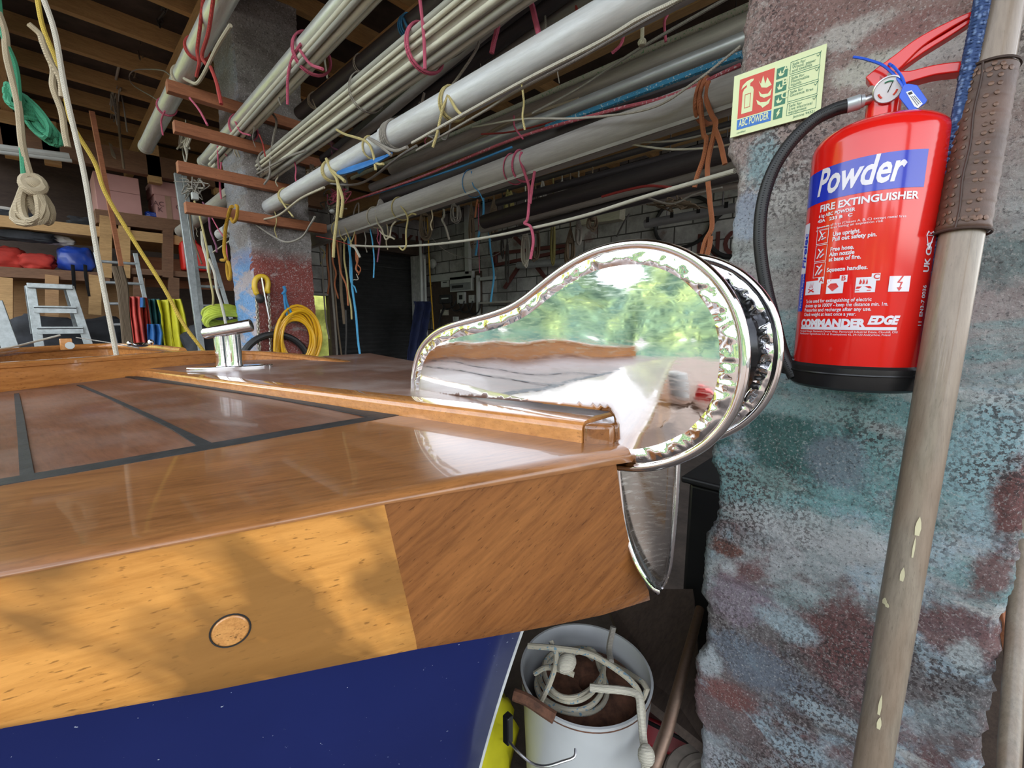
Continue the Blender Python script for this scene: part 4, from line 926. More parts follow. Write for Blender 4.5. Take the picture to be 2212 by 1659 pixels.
def ring(q, a, r): a = math.radians(a); return q+(toc*math.cos(a)+sd*math.sin(a))*r
b = MB()
for q in (sA, sB): b.tube([ring(q, a, OR+.0042) for a in range(0, 360, 10)], .0016, 6, closed=True)
b.tube([ring(sA.lerp(sB, k/20), -14+2*math.sin(k*.8), OR+.0042) for k in range(21)], .0013, 6); b.build('sleeve_seam', 'leather_seam', slv)
random.seed(3)
def tack(c, n_, r_=.0021):
    b = MB(); u = n_.cross(od).normalized(); w_ = u.cross(n_).normalized()
    b.lathe([(r_*1.25, -.0004), (r_*1.25, .0003), (r_*.8, .0006), (.0001, .0008)], c, 12, Matrix((u, w_, n_)).transposed()); b.build('tack', 'copper_tack', slv)
for row, a in enumerate((-48, -30, 6, 24)):
    for k in range(17):
        q = sA.lerp(sB, (k+.5+.3*random.random())/17.5); c = ring(q, a+random.uniform(-4, 4), OR+.0040); tack(c, (c-q).normalized())
for a in range(-60, 60, 15):
    for q in (sB-od*.012, sA+od*.012): c = ring(q, a, OR+.0040); tack(c, (c-q).normalized(), .0025)
for (y, a, l, w_) in ((1130, 14, .018, .005), (1175, 12, .020, .002), (1235, -4, .013, .004), (1510, -5, .02, .003), (1545, 0, .012, .004), (1300, -40, .006, .005), (1305, -30, .004, .004)):
    b = MB(); q = ot(y); vs = []
    for j in range(8):
        t = 2*PI*j/8; vs.append(ring(q+od*(l*.7*math.sin(t)*(1+.2*math.sin(3*t))), a+math.degrees(w_*.6*math.cos(t)/OR), OR+.0001))
    b.prism(vs, (ring(q, a, 1)-q)*.0005); b.build('paint_chip', 'paint_fleck', oar, smooth=False)
br = cr([PX(x, y, .812) for x, y in ((2128, -60), (2122, 0), (2100, 110), (2079, 220), (2064, 300), (2037, 490), (2022, 600), (2005, 700), (1993, 770), (1990, 860), (1988, 930))], 30)
b = MB(); n = len(br); b.tube(br, .0060, 10)
for k in range(3):
    for sgn in (1, -1):
        pts = []
        for i in range((n-1)*3):
            t = i/3; j = int(t); p = br[j].lerp(br[j+1], t-j); tt = (br[j+1]-br[j]).normalized(); u = tt.cross(tc_).normalized(); a = sgn*i*.33+2*PI*k/3
            pts.append(p+(u*math.cos(a)+tt.cross(u)*math.sin(a))*.0060)
        b.tube(pts, .0024, 5)
tag(b.build('braided_rope', 'braid_blue', ang=80), 'dark blue braided rope hanging between the extinguisher and the oar', 'rope')
# ------------------------------------------------------------------ rack battens on the red pillar
YA = 3.12
for (a, b_, lab_) in (((360, 180), 1.30, 'topmost of the four wooden battens nailed across the red pillar'), ((375, 268), 1.46, 'second batten from the top on the red pillar, the longest'), ((383, 355), 1.26, 'third batten from the top on the red pillar'), ((400, 443), 1.40, 'lowest batten on the red pillar with yellow hooks hung on it')):
    p = PY(a[0], a[1]+4, YA); b = MB(); b.box((p.x, YA-.02, p.z-.032), (b_, YA+.035, p.z+.028)); o = b.build('rack_batten', 'red_pine', bev=.003); tag(o, lab_, 'batten', 'battens on the red pillar')

# ------------------------------------------------------------------ masts and poles stored overhead
MA = {}
def line3(X, a, b_): return PX(a[0], a[1], X), PX(b_[0], b_[1], X)
def mast(name, key, X, a, b_, r, mat, label, cat='mast', ext_=0.0, off=(0, 0, 0), group=None, seg=28, flat=1, parent=None, extf=0.0, luff=False, cap=None):
    p, q = line3(X, a, b_); d = (q-p).normalized(); q = q+d*ext_+V(off); p = p-d*extf+V(off)
    b = MB(); b.tube([p.lerp(q, t/12) for t in range(13)], r, seg, flat=flat)
    if luff:
        u = d.cross(V((0, 0, 1))).normalized(); n_ = u.cross(d); s1 = -u*.25+n_*.97 if luff == 1 else u*.5-n_*.85
        for s_ in (-1, 1): b.beam(p+s1*(r+.004)+u*.006*s_, q+s1*(r+.004)+u*.006*s_, .004, .012)
    if luff:
        root = thing(name, label, cat, p, group); b1 = MB(); b1.tube([p.lerp(q, t/12) for t in range(13)], r, seg); m = b1.build('mast_tube', mat, root)
        b2 = MB()
        for s_ in (-1, 1): b2.beam(p+s1*(r+.003)+u*.006*s_, q+s1*(r+.003)+u*.006*s_, .004, .012)
        b2.build('luff_track', mat, root)
        b3 = MB(); b3.tube([p-d*.012, p+d*.05], r+.002, seg); b3.build('end_cap', cap or mat, root)
        o = root
    else: o = tag(b.build(name, mat), label, cat, group)
    MA[key] = (p, q, r); return o
mast('mast', 'G', .65, (315, 318), (470, 20), .046, 'silver_mast', 'silver mast with red and cream cords, leftmost under the roof', ext_=1.6, luff=1)
mast('mast', 'E', .905, (440, 350), (770, -25), .038, 'silver_mast', 'pale mast carrying a bundle of ribbed battens, tied with pink string', ext_=.6, luff=1)
for k in range(11):
    an = math.radians(-120+(k % 6)*26+(13 if k > 5 else 0)); rr_ = .038+.011+(.018 if k > 5 else 0)
    mast('sail_batten', 'E%d' % k, .905, (462-9*(k % 3), 332+9*(k % 3)), (770, -25), (.010, .012, .009)[k % 3], ('batten_plastic', 'cream_mast', 'grey_batten', 'batten_plastic')[k % 4], 'cream sail battens bundled along the pale mast and tied with pink string', 'batten', ext_=.6, off=(math.cos(an)*rr_, 0, math.sin(an)*rr_), group='sail battens tied to the pale mast', seg=12)
mast('mast', 'F', 1.06, (392, 500), (1000, 44), .056, 'grey_mast', 'grey mast with rounded end sticking out over the red jerrycan', ext_=.6, luff=1)
for k in range(9):
    an = math.radians((-160, -128, -100, -72, -45, -15, 150, 175, 20)[k]); rr_ = .056+.007
    mast('sail_batten', 'F%d' % k, 1.06, (500+14*(k % 4), 423-10*(k % 4)), (1000, 44), (.007, .010, .012, .008)[k % 4], ('cream_mast', 'batten_plastic', 'grey_batten', 'batten_plastic')[k % 4], 'thin cream battens tied along the grey mast', 'batten', ext_=.6, off=(math.cos(an)*rr_, 0, math.sin(an)*rr_), group='battens tied to the grey mast', seg=12)
mast('spar', 'D', 1.10, (648, 245), (960, -5), .034, 'dark_mast', 'dark grey round spar with a plain end and two thin ties', ext_=.4)
mast('mast', 'A', 1.05, (836, 302), (1385, 2), .050, 'white_mast', 'fat white mast with a straw-coloured tie, largest overhead', ext_=.25)
mast('spar', 'A2', 1.055, (476, 507), (838, 301), .043, 'white_mast', 'white spar with brown dirt along its top, in front of the red pillar')
mast('mast', 'B', 1.5, (690, 513), (1600, 193), .060, 'dusty_mast', 'dusty grey grooved mast, lowest of the overhead masts', ext_=.5, luff=2, extf=.35)
mast('mast', 'C1', 1.66, (803, 405), (1600, 90), .026, 'silver_mast', 'bright polished silver spar running to the painted pillar', ext_=.4)
mast('mast', 'C2', 1.58, (830, 430), (1600, 142), .038, 'dark_mast', 'black mast directly under the bright silver spar', ext_=.4)
mast('mast', 'C3', 1.80, (900, 345), (1600, 60), .040, 'grey_mast', 'mid grey mast directly above the bright silver spar', ext_=3, extf=.3)
mast('mast', 'C4', 1.90, (760, 385), (1600, 22), .014, 'rope_braid_green', 'thick green flecked line stretched above the grey mast', 'rope', ext_=.4)
for k, (a, b_, r, X) in enumerate((((700, 345), (1075, 50), .030, 1.30), ((735, 345), (1120, 55), .034, 1.36), ((790, 330), (1180, 60), .028, 1.42), ((800, 345), (1260, 40), .030, 1.48), ((690, 370), (1010, 100), .022, 1.26))):
    mast('spar', 'K%d' % k, X, a, b_, r, ('dark_mast', 'dark_mast', 'dusty_mast', 'dark_mast', 'dusty_mast')[k], ["uppermost dark spar behind the fat white mast", "thicker dark spar just under the uppermost one behind the white mast", "dusty middle spar of the dark ones behind the white mast", "lowest dark spar, close above the fat white mast", "thin dusty spar nearest the plain dark grey spar"][k], 'spar', ext_=2.5, group='dark spars behind the white mast', seg=18)
mast('pole', 'W1', 1.32, (765, 285), (880, 248), .010, 'white_paint', 'short thin white pole between the dark spars', 'pole')
mast('pole', 'W2', 1.46, (775, 372), (1106, 110), .010, 'rope_lightblue', 'pale blue flecked cord lying along the dark spars', 'rope', ext_=.8)
for k, (a, b_, r, m) in enumerate((((1210, 432), (1605, 318), .055, 'dark_mast'), ((1200, 452), (1605, 345), .04, 'dusty_mast'), ((1230, 470), (1605, 372), .035, 'dark_mast'), ((1240, 395), (1605, 300), .03, 'dark_mast'), ((1300, 452), (1605, 398), .02, 'grey_mast'))):
    mast('spar', 'L%d' % k, 2.6+.05*k, a, b_, r, m, ["thickest black spar behind the dusty grey mast", "dusty spar directly under the thickest black one", "lower black spar just above the cream board", "thin black spar lying on top of the thickest one", "slimmest grey spar, lowest, by the grey light fitting"][k], 'spar', ext_=5, extf=.8, group='dark spars further back', seg=16)
b = MB(); b.tube([PX(1260, 476, 5.43), PX(1345, 462, 5.43)], .11, 4); tag(b.build('board', 'cream_mast'), 'cream board tucked under the dark spars', 'board')
b = MB(); b.tube([PX(1394, 484, 3.2), PX(1606, 445, 3.2)], .032, 14)
lt = thing('fluorescent_light', 'grey tubular light fitting beside the painted pillar, dark spars above', 'light', PX(1394, 484, 3.2)); b.build('housing', 'grey_plastic', lt)
for x, y in ((1440, 475), (1560, 453)):
    b = MB(); c = PX(x, y, 3.2); b.tube([c+V((0, 0, .02)), V((c.x, c.y, 3.42))], .004, 6); b.build('hanger', 'dark_mast', lt)
b = MB()
for x, y in ((1403, 479), (1455, 469), (1512, 459), (1572, 448)):
    c = PX(x, y, 3.2); b.box(c+V((-.034, -.012, -.01)), c+V((-.03, .012, .03)))
b.build('clip', 'black_plastic', lt); 
# rollers of blue tarpaulin under the white spar
b = MB(); tp = [PX(x, y, 1.02) for x, y in ((732, 373), (760, 366), (810, 349), (844, 333))]; b.tube(cr(tp, 6), [.012+.014*math.sin(PI*min(1, k/18+.1)) for k in range(19)], 10, flat=.5); 
tag(b.build('tarpaulin_roll', 'tarp_blue'), 'blue plastic sheet wrapped under the white spar', 'tarpaulin')

# ------------------------------------------------------------------ cords, strings and ropes
def rp(name, mat, r, X, pts, label, cat='rope', group=None, n=8, seg=7, plane='X', knots=()):
    f = {'X': PX, 'Y': PY, 'D': PD}[plane]
    P_ = [f(x, y, X) if len(t) == 0 else f(x, y, t[0]) for x, y, *t in pts]
    for i in range(1, len(P_)-1): P_[i] = P_[i]+V((.004*math.sin(i*2.3+pts[0][0]), 0, 0))
    b = MB(); c = cr(P_, n); b.tube(c, r, seg)
    for k in knots: b.ball(P_[k], r*2.4, 8, (1, 1, .8))
    return tag(b.build(name, mat), label, cat, group)
# along the masts
rp('cord', 'rope_white', .005, 1.0, [(890, 309), (1106, 188), (1290, 92), (1381, 43), (1456, 2), (1560, -55)], 'beaded white bolt rope under the fat white mast', 'rope')
rp('cord', 'rope_grey', .004, 1.02, [(900, 325), (1040, 245), (1106, 203), (1250, 125), (1381, 55), (1470, 0), (1560, -52)], 'plain grey cord following the underside of the white mast', 'rope')
rp('cord', 'rope_red_white', .006, 1.45, [(740, 440), (900, 385), (1106, 302), (1300, 245), (1450, 205), (1600, 140)], 'red flecked rope lying along the black mast', 'rope')
rp('cord', 'rope_blue_white', .011, 1.5, [(1180, 275), (1300, 230), (1450, 175), (1603, 118)], 'thick blue and white rope under the black mast', 'rope')
rp('cord', 'rope_blue', .005, 1.47, [(790, 425), (960, 372), (1106, 318)], 'thin blue rope beside the red flecked one', 'rope')
rp('cord', 'rope_beige', .009, 1.7, [(850, 385), (1000, 320), (1106, 262), (1250, 215)], 'knobbly beige rope above the bright silver spar', 'rope')
rp('cord', 'rope_white', .004, 1.4, [(1020, 275), (1130, 258), (1250, 255), (1400, 235), (1500, 180), (1600, 100)], 'slack white cord crossing the bright silver spar', 'rope')
rp('cord', 'rope_grey', .005, 1.4, [(1150, 245), (1250, 190), (1385, 105), (1600, -20)], 'straight grey cord above the knotted hanging cord', 'rope')
rp('cord', 'rope_cream', .006, 1.35, [(1386, 40), (1388, 66), (1387, 92)], 'short cream cord ending in a round knot below the white mast', 'rope', knots=(2,))
rp('cord', 'rope_white', .0035, 1.5, [(1350, 310), (1450, 322), (1560, 316), (1600, 300)], 'sagging thin white cord under the dusty mast', 'rope')
rp('cord', 'rope_grey', .0035, 1.5, [(1370, 308), (1470, 302), (1600, 270)], 'thin grey cord just above the sagging white one', 'rope')
rp('cord', 'rope_red', .004, 1.6, [(1040, 290), (1106, 285), (1200, 262)], 'dark red cord looped on the silver spar', 'rope')
rp('washing_line', 'rope_white', .0065, 2.2, [(757, 530, 2.9), (840, 533, 2.7), (930, 528, 2.4), (1040, 515, 2.1), (1150, 493, 1.85), (1260, 466, 1.6), (1380, 430, 1.38), (1490, 397, 1.2), (1588, 369, 1.06)], 'long taut white line stretched from the doorway to the painted pillar', 'rope', plane='D', n=6, seg=10)
rp('cord', 'rope_red', .003, 3.0, [(683, 510), (720, 518), (757, 529)], 'thin red cord tied to the end of the long white line', 'rope', plane='D')
rp('cord', 'rope_white', .008, 2.85, [(757, 530), (768, 536), (778, 556)], 'white rope end dangling from the long taut line', 'rope', plane='D')
rp('cord', 'rope_grey', .005, .97, [(548, 483), (590, 510), (620, 523), (650, 512), (672, 485), (680, 468)], 'grey slack cord looping below the white spar', 'rope')
rp('cord', 'rope_cream', .006, 1.0, [(460, 545), (520, 505), (560, 478), (600, 465), (650, 430), (700, 405)], 'cream cord along the underside of the white spar', 'rope')
rp('cord', 'rope_grey', .006, 1.2, [(700, 395), (760, 400), (800, 385), (860, 340), (900, 315)], 'grey cord drooping under the blue plastic sheet', 'rope')
rp('cord', 'rope_grey', .005, 1.2, [(940, 112), (960, 125), (985, 118), (1020, 90), (1050, 50), (1078, 5)], 'grey wire sweeping down from the roof to the dark spars', 'wire')
rp('cord', 'rope_grey', .005, 1.15, [(1036, 75), (1030, 100), (1010, 140), (980, 180), (960, 200)], 'grey wire looping beside the dark spars', 'wire')
rp('cord', 'rope_grey', .006, 1.25, [(640, 330), (690, 300), (760, 240), (840, 180), (900, 130)], 'grey line just beneath the bundled battens', 'rope')
# ties with tails
def tie(key, t, mat, label, tail=None, X=None, rr=.003, turns=2, rad=None, cat='string', nm='string_tie', grp=None):
    p, q, r = MA[key]; c = PX(t[0], t[1], p.x); d = (q-p).normalized(); s = (c-p).dot(d); c = p+d*s; u = d.cross(V((0, 0, 1))).normalized(); n_ = u.cross(d)
    rad = rad or r+.004; off = V((0, 0, 0)) if rad < r*1.5 else V((.035, 0, -.01)); b = MB()
    for k in range(turns):
        b.tube([c+off+d*(.012*k+.006*math.sin(a*2)) + (u*math.cos(a)+n_*math.sin(a))*rad for a in [2*PI*j/24 for j in range(24)]], rr, 6, closed=True)
    if tail:
        for tl in (tail if isinstance(tail[0], list) else [tail]):
            b.tube(cr([PX(x, y, p.x+off.x-rad*.7 - .01) for x, y in tl], 6), rr*1.25, 7)
    return tag(b.build(nm, mat), label, cat, grp)
tie('E', (655, 105), 'rope_pink', 'pink string tied round the batten bundle below the block ledge', [[(650, 95), (632, 125), (622, 165), (621, 226)], [(648, 108), (670, 138), (697, 149)]], rad=.085, rr=.005)
tie('E', (512, 280), 'rope_pink', 'pink string round the lower end of the batten bundle', [[(508, 262), (520, 285), (540, 292)], [(470, 315), (472, 360), (478, 430)]], rad=.078, rr=.004)
tie('G', (360, 235), 'rope_pink', 'pink string wrapped round the leftmost silver mast', [[(356, 240), (348, 262), (352, 292)], [(410, 212), (430, 237), (448, 270)]], rr=.004)
tie('G', (425, 110), 'rope_red', 'red strands tied high on the leftmost silver mast', [[(440, -10), (432, 60), (426, 110), (430, 135), (424, 165)], [(462, -10), (450, 70), (436, 120), (446, 140)], [(455, 145), (468, 180), (478, 225)]], rr=.006)
tie('G', (395, 175), 'rope_cream', 'cream rope end knotted on the leftmost silver mast', [[(498, 55), (470, 100), (440, 160), (425, 180), (410, 176), (398, 170)]], rr=.006)
tie('F', (585, 350), 'rope_grey', 'grey bead cord knotted round the grey mast, its end hanging', [[(585, 240), (597, 262), (590, 300), (584, 345), (582, 380), (571, 398)], [(540, 385), (610, 345), (660, 325)]], rad=.075, rr=.005)
tie('F', (915, 85), 'rope_pink', 'pink cord hanging from the roof across the grey mast', [[(906, -10), (914, 60), (917, 110), (918, 150)]], rad=.08, rr=.005)
tie('F', (790, 205), 'rope_grey', 'thin grey ring of wire round the grey mast', None, rad=.08, rr=.002)
tie('D', (780, 145), 'rope_white', 'thin white tie midway on the dark grey spar', None, rr=.002, turns=2)
tie('D', (680, 225), 'rope_cream', 'double cream tie near the end of the dark grey spar', [(675, 215), (684, 236), (690, 240)], rr=.002, turns=3)
tie('D', (878, 48), 'rope_blue', 'frayed blue string tied on the dark grey spar', [(872, 40), (880, 58), (891, 70)], rr=.004, turns=3)
tie('A', (975, 228), 'rope_straw', 'straw string round the fat white mast with one tail', [[(968, 205), (955, 240), (945, 285), (935, 318)], [(970, 208), (985, 235), (998, 249)]], rr=.004)
tie('A', (846, 300), 'rope_grey', 'grey lashing at the joint of white mast and white spar', [[(800, 300), (850, 325), (880, 318)], [(796, 298), (830, 322), (845, 335)]], rr=.005, turns=4)
tie('A2', (715, 373), 'rope_straw', 'straw rope hanging in two long strands past the blue plastic sheet', [[(705, 343), (716, 370), (728, 388), (731, 420), (728, 470), (722, 520), (720, 556)], [(716, 368), (738, 385), (745, 392)], [(728, 390), (740, 430), (736, 470)]], rr=.006, turns=2)
tie('A2', (805, 330), 'rope_straw', 'straw strip across the blue plastic sheet', [[(727, 280), (745, 290), (790, 305), (805, 330), (812, 368)], [(808, 350), (820, 355), (828, 354)]], rr=.0045, turns=1)
tie('A2', (620, 440), 'rope_straw', 'straw string tied midway on the white spar', [(600, 418), (612, 440), (625, 458), (633, 468)], rr=.004)
tie('A2', (537, 490), 'rope_straw', 'straw string tied near the lower end of the white spar', [[(530, 478), (545, 492), (556, 500), (558, 520), (560, 545), (565, 562)]], rr=.004)
tie('A2', (497, 505), 'rope_grey', 'grey wire windings at the tip of the white spar', [[(470, 520), (500, 510), (535, 505)], [(470, 500), (510, 512), (540, 500)]], rr=.003, turns=6)
tie('B', (1520, 215), 'rope_orange', 'orange frayed cord round the dusty mast near the painted pillar', [[(1528, 175), (1516, 190), (1514, 230), (1520, 290), (1526, 300), (1520, 340), (1506, 380), (1500, 405)], [(1530, 176), (1526, 215), (1538, 250), (1546, 265), (1540, 300), (1533, 330), (1528, 370), (1534, 440), (1538, 490), (1524, 520), (1515, 556), (1508, 590)], [(1545, 280), (1556, 310), (1566, 355)], [(1535, 510), (1533, 530), (1526, 556)]], rr=.006, turns=2)
tie('B', (1128, 350), 'rope_pink', 'salmon cord looped over the dusty mast with a knotted tail', [[(1127, 328), (1124, 345), (1134, 375), (1143, 410), (1140, 470), (1133, 482), (1146, 490), (1152, 520), (1146, 560)], [(1155, 370), (1150, 400), (1145, 440)]], rr=.005, turns=1)
tie('B', (1108, 265), 'rope_pink', 'pink ring of string above the dusty mast', [[(1110, 250), (1112, 275), (1130, 300)]], rr=.003, turns=1)
tie('B', (1020, 385), 'rope_blue', 'thin blue string round the dusty mast', [[(1018, 370), (1022, 400), (1035, 415), (1044, 435)]], rr=.002, turns=1)
tie('B', (866, 440), 'rope_straw', 'straw string on the dusty mast with a long bent tail', [[(863, 440), (880, 468), (877, 500), (877, 530), (870, 540), (862, 533)], [(880, 468), (890, 462), (898, 463)]], rr=.004, turns=1)
tie('B', (812, 462), 'rope_cream', 'cream string on the dusty mast ending in a bow', [[(811, 455), (815, 480), (825, 495), (833, 517), (842, 512), (852, 516)], [(820, 498), (830, 508), (845, 512)], [(842, 514), (846, 490), (855, 478)]], rr=.004, turns=1)
tie('B', (735, 500), 'rope_straw', 'straw string hanging near the end of the dusty mast', [[(733, 495), (735, 508), (744, 520), (748, 515), (746, 510)], [(742, 484), (755, 515), (762, 535)], [(767, 500), (762, 516), (757, 527)]], rr=.003, turns=1)
# single hanging ropes: (material, radius, plane X, points, label)
HG = [
 ('rope_green', .010, .32, [(-5, -10), (3, 40), (14, 90), (30, 150), (48, 260), (54, 400)], 'dark green rope hanging at the edge beside the beige one'),
 ('rope_beige', .012, .34, [(-6, 20), (8, 70), (22, 130), (35, 220), (50, 320), (70, 395)], 'thick beige rope hanging down to a knotted hank'),
 ('rope_white', .0085, .30, [(88, -20), (115, 70), (147, 200), (180, 380), (208, 540), (252, 768)], 'long pale halyard running down to the boat rail'),
 ('rope_yellow', .0075, .28, [(78, -20), (98, 60), (118, 130), (140, 200), (160, 270), (200, 350), (232, 420), (290, 520), (350, 620), (400, 700), (440, 758)], 'yellow and cream flecked line slanting down behind the cleat'),
 ('rope_beige', .010, .33, [(92, 90), (102, 115), (112, 150), (120, 190), (130, 240), (140, 290), (147, 318)], 'frayed beige rope end hanging beside the halyard'),
 ('rope_beige', .009, .35, [(62, 52), (80, 72), (96, 95), (108, 130), (125, 170), (134, 210)], 'short splayed beige rope strands at the top'),
 ('rope_brown', .010, .62, [(245, 120), (252, 200), (260, 290), (268, 365)], 'tangled dark chain-like cord hanging with a white label'),
 ('rope_grey', .006, .66, [(230, 30), (222, 70), (235, 110), (245, 150), (262, 205), (275, 285)], 'stringy grey cord hanging beside the tangled dark one'),
 ('rope_grey', .004, .66, [(370, 165), (350, 152), (320, 150), (290, 152), (278, 165), (290, 185), (330, 210), (352, 225)], 'stiff white cord curving out beside the leftmost mast'),
 ('rope_straw', .007, .8, [(420, 435), (428, 458), (434, 475), (442, 510), (447, 545), (453, 590), (460, 640), (458, 670), (462, 690), (455, 705)], 'straw rope hanging in front of the aluminium ladder rails'),
 ('rope_brown', .006, .82, [(410, 460), (413, 480), (416, 510), (424, 540), (436, 570)], 'short brown cord hanging off the lowest batten'),
 ('rope_purple', .006, .82, [(438, 437), (448, 455), (452, 480), (456, 500), (465, 530), (468, 545)], 'purple cord dangling below the lowest batten'),
 ('rope_pink', .004, .84, [(455, 465), (470, 490), (485, 520), (492, 560), (500, 600)], 'thin pink string slanting from the lowest batten to the yellow snap hooks'),
 ('rope_pink', .004, .80, [(478, 350), (474, 400), (478, 430)], 'short pink string under the batten bundle'),
 ('rope_red', .004, .95, [(560, 290), (568, 312), (573, 338)], 'short red string between the upper battens'),
 ('rope_cream', .007, .95, [(508, 325), (520, 345), (533, 364)], 'stubby cream rope end below the batten bundle'),
 ('rope_white', .005, 1.1, [(700, 105), (703, 130), (707, 170)], 'short string behind the pink tie'),
 ('rope_pink', .009, 1.15, [(1085, 0), (1075, 55), (1066, 90), (1062, 115)], 'fat pink cord hanging against the white mast top'),
 ('rope_pink', .009, 1.15, [(1135, -10), (1148, 10), (1156, 45), (1165, 78)], 'second fat pink cord hanging right at the white mast'),
 ('rope_red', .005, 1.4, [(1243, -5), (1246, 25)], 'stub of dark pink cord at the top edge'),
 ('rope_pink', .006, 1.6, [(1350, 65), (1340, 95), (1322, 115)], 'short pink cord behind the white mast'),
 ('rope_pink', .005, 1.7, [(1442, 32), (1436, 50), (1438, 90)], 'thin pink cord hanging between white mast and grey mast'),
 ('rope_lightblue', .011, 3.0, [(1044, 425), (1044, 465), (1036, 500), (1030, 530), (1027, 552)], 'bright blue split rope hanging in the middle, shorter strand'),
 ('rope_lightblue', .010, 3.0, [(1044, 462), (1055, 490), (1060, 540), (1066, 590), (1064, 625), (1060, 652)], 'bright blue split rope hanging in the middle, longer strand'),
 ('rope_orange', .010, 3.0, [(1033, 420), (1030, 445), (1026, 470)], 'orange stub of cord beside the bright blue rope'),
 ('rope_pink', .004, 3.0, [(1034, 440), (1034, 520), (1036, 590)], 'long thin pink string above the fuse box'),
 ('rope_white', .012, 3.0, [(957, 440), (960, 465), (955, 475), (962, 490), (970, 517)], 'white rope with a figure of eight knot and blue whipping'),
 ('rope_amber', .010, 3.9, [(922, 440), (925, 520), (929, 600), (937, 712)], 'amber cord falling straight in front of the door frame'),
 ('rope_cream', .006, 3.0, [(1046, 425), (1038, 400), (1030, 390)], 'frayed whipping at the top of the bright blue rope'),
 ('rope_lightblue', 0.0047, 1.50, [(800, 495), (805, 520), (807, 560), (807, 600)], 'thin blue string hanging before the shutter door'),
 ('rope_purple', 0.0047, 1.50, [(822, 505), (819, 530), (815, 566)], 'purple cord end before the shutter door'),
 ('rope_grey', 0.0062, 1.506, [(688, 520), (695, 560), (698, 620), (705, 690), (711, 732)], 'long grey cord hanging next to the slit of daylight'),
 ('rope_grey', 0.0081, 1.542, [(712, 525), (716, 600), (721, 680), (729, 778)], 'thick grey rope hanging full length before the shutter'),
 ('rope_brown', 0.0072, 1.548, [(716, 522), (722, 600), (730, 700), (739, 778)], 'brown rope hanging just beside the thick grey one'),
 ('rope_orange', 0.0068, 1.536, [(708, 525), (705, 560), (712, 600), (708, 635)], 'frayed orange strand at the left of the hanging cluster'),
 ('rope_orange', 0.0063, 1.524, [(718, 560), (727, 590), (722, 615), (731, 645)], 'orange strand hanging in the middle of the rope cluster'),
 ('rope_orange', 0.0070, 1.512, [(728, 530), (732, 560), (738, 590), (748, 620), (752, 660)], 'longest orange strand of the hanging cluster'),
 ('rope_orange', 0.0067, 1.506, [(769, 535), (773, 560), (768, 580), (775, 590)], 'short orange strand beside the white rope end'),
 ('rope_brown', 0.0115, 1.536, [(735, 600), (738, 640), (742, 675), (744, 700)], 'brown gathered netting hanging among the cords'),
 ('rope_straw', 0.0069, 1.524, [(745, 520), (743, 560), (750, 600), (753, 630), (757, 660), (760, 690)], 'straw cord hanging in front of the blue one'),
 ('rope_straw', 0.0046, 1.536, [(690, 533), (700, 545), (698, 560), (693, 570)], 'straw bow of cord next to the red pillar'),
 ('rope_lightblue', 0.0081, 1.536, [(753, 528), (758, 570), (762, 620), (768, 680), (774, 740), (780, 780)], 'long bright blue cord hanging before the shutter door'),
 ('rope_lightblue', 0.0051, 1.530, [(758, 600), (765, 620), (770, 632)], 'small blue side strand of the long blue cord'),
 ('rope_dark', 0.0067, 1.500, [(747, 670), (747, 720), (746, 780)], 'dark chain-like cord under the brown netting'),
 ('rope_white', 0.0031, 1.542, [(757, 598), (765, 604), (773, 603), (770, 592)], 'loose white hook of string before the shutter'),
 ('rope_brown', .006, 2.5, [(618, 470), (625, 530), (628, 600), (630, 650), (636, 720)], 'thin brown cord hanging down the face of the red pillar'),
 ('rope_grey', 0.0043, 1.542, [(775, 440), (767, 450), (763, 468)], 'white curl of cord above the dusty mast'),
 ('rope_orange', 0.0041, 1.548, [(770, 560), (778, 580), (774, 594)], 'thin orange frayed end near the white rope'),
]
YL = {.28: 1.62, .30: 1.55, .32: 1.80, .33: 1.58, .34: 1.80, .35: 1.56}
for m, r, X, pts, l in HG:
    if X in YL: rp('hanging_rope', m, r*.68, YL[X], pts, l, 'rope', plane='Y'); continue
    if 1.49 < X < 1.56 and pts[0][1] < 610: pts = [(pts[0][0]-1, 513-.3516*(pts[0][0]-690))]+pts
    rp('hanging_rope' if r > .0055 else 'hanging_string', m, r, X, pts, l, 'rope' if r > .0055 else 'string')
mast('spar', 'HP', 3.0, (895, 466), (1330, 340), .022, 'dark_mast', 'thin dark pole behind the dusty mast, rope hanks hanging from it', 'spar', ext_=5, extf=.6)
def poley(x): return 694-.29*(x-108)
# hanks: several loops gathered at the top
def hank(mat, X, top_, w_, h_, n, r, label, seed=1, name='rope_hank', wrap=True, tilt=0.0, plane=PX, hang=None):
    random.seed(seed); c = plane(top_[0], top_[1], X); s = (c-O).dot(FW)/F; b = MB(); w3, h3 = w_*s, h_*s
    side = RT; dep = V((HEAD.x, HEAD.y, 0))
    for k in range(n):
        ww = w3*(.35+.65*random.random())/2; hh = h3*(.82+.18*random.random()); sx = random.uniform(-.25, .25)*w3*.5; dd = random.uniform(-.5, .5)*w3*.5; pts = []
        for j in range(18):
            a = 2*PI*j/18; y = -(1-math.cos(a))/2; x = math.sin(a)*(.25+.75*(-y)**.8)
            pts.append(c + side*(x*ww+sx*(-y)+tilt*(-y)*h3) + V((0, 0, y*hh)) + dep*(dd*(-y)+.004*math.sin(a*3+k)))
        b.tube(pts, r, 6, closed=True)
    if wrap:
        for k in range(4): b.tube([c + side*(math.cos(a)*w3*.2+tilt*h3*.25) + dep*math.sin(a)*w3*.2 - V((0, 0, h3*.25+k*r*1.8)) for a in [2*PI*j/14 for j in range(14)]], r, 6, closed=True)
    if hang: b.tube([c, plane(hang[0], hang[1], X)], r, 6)
    return tag(b.build(name, mat), label, 'rope')
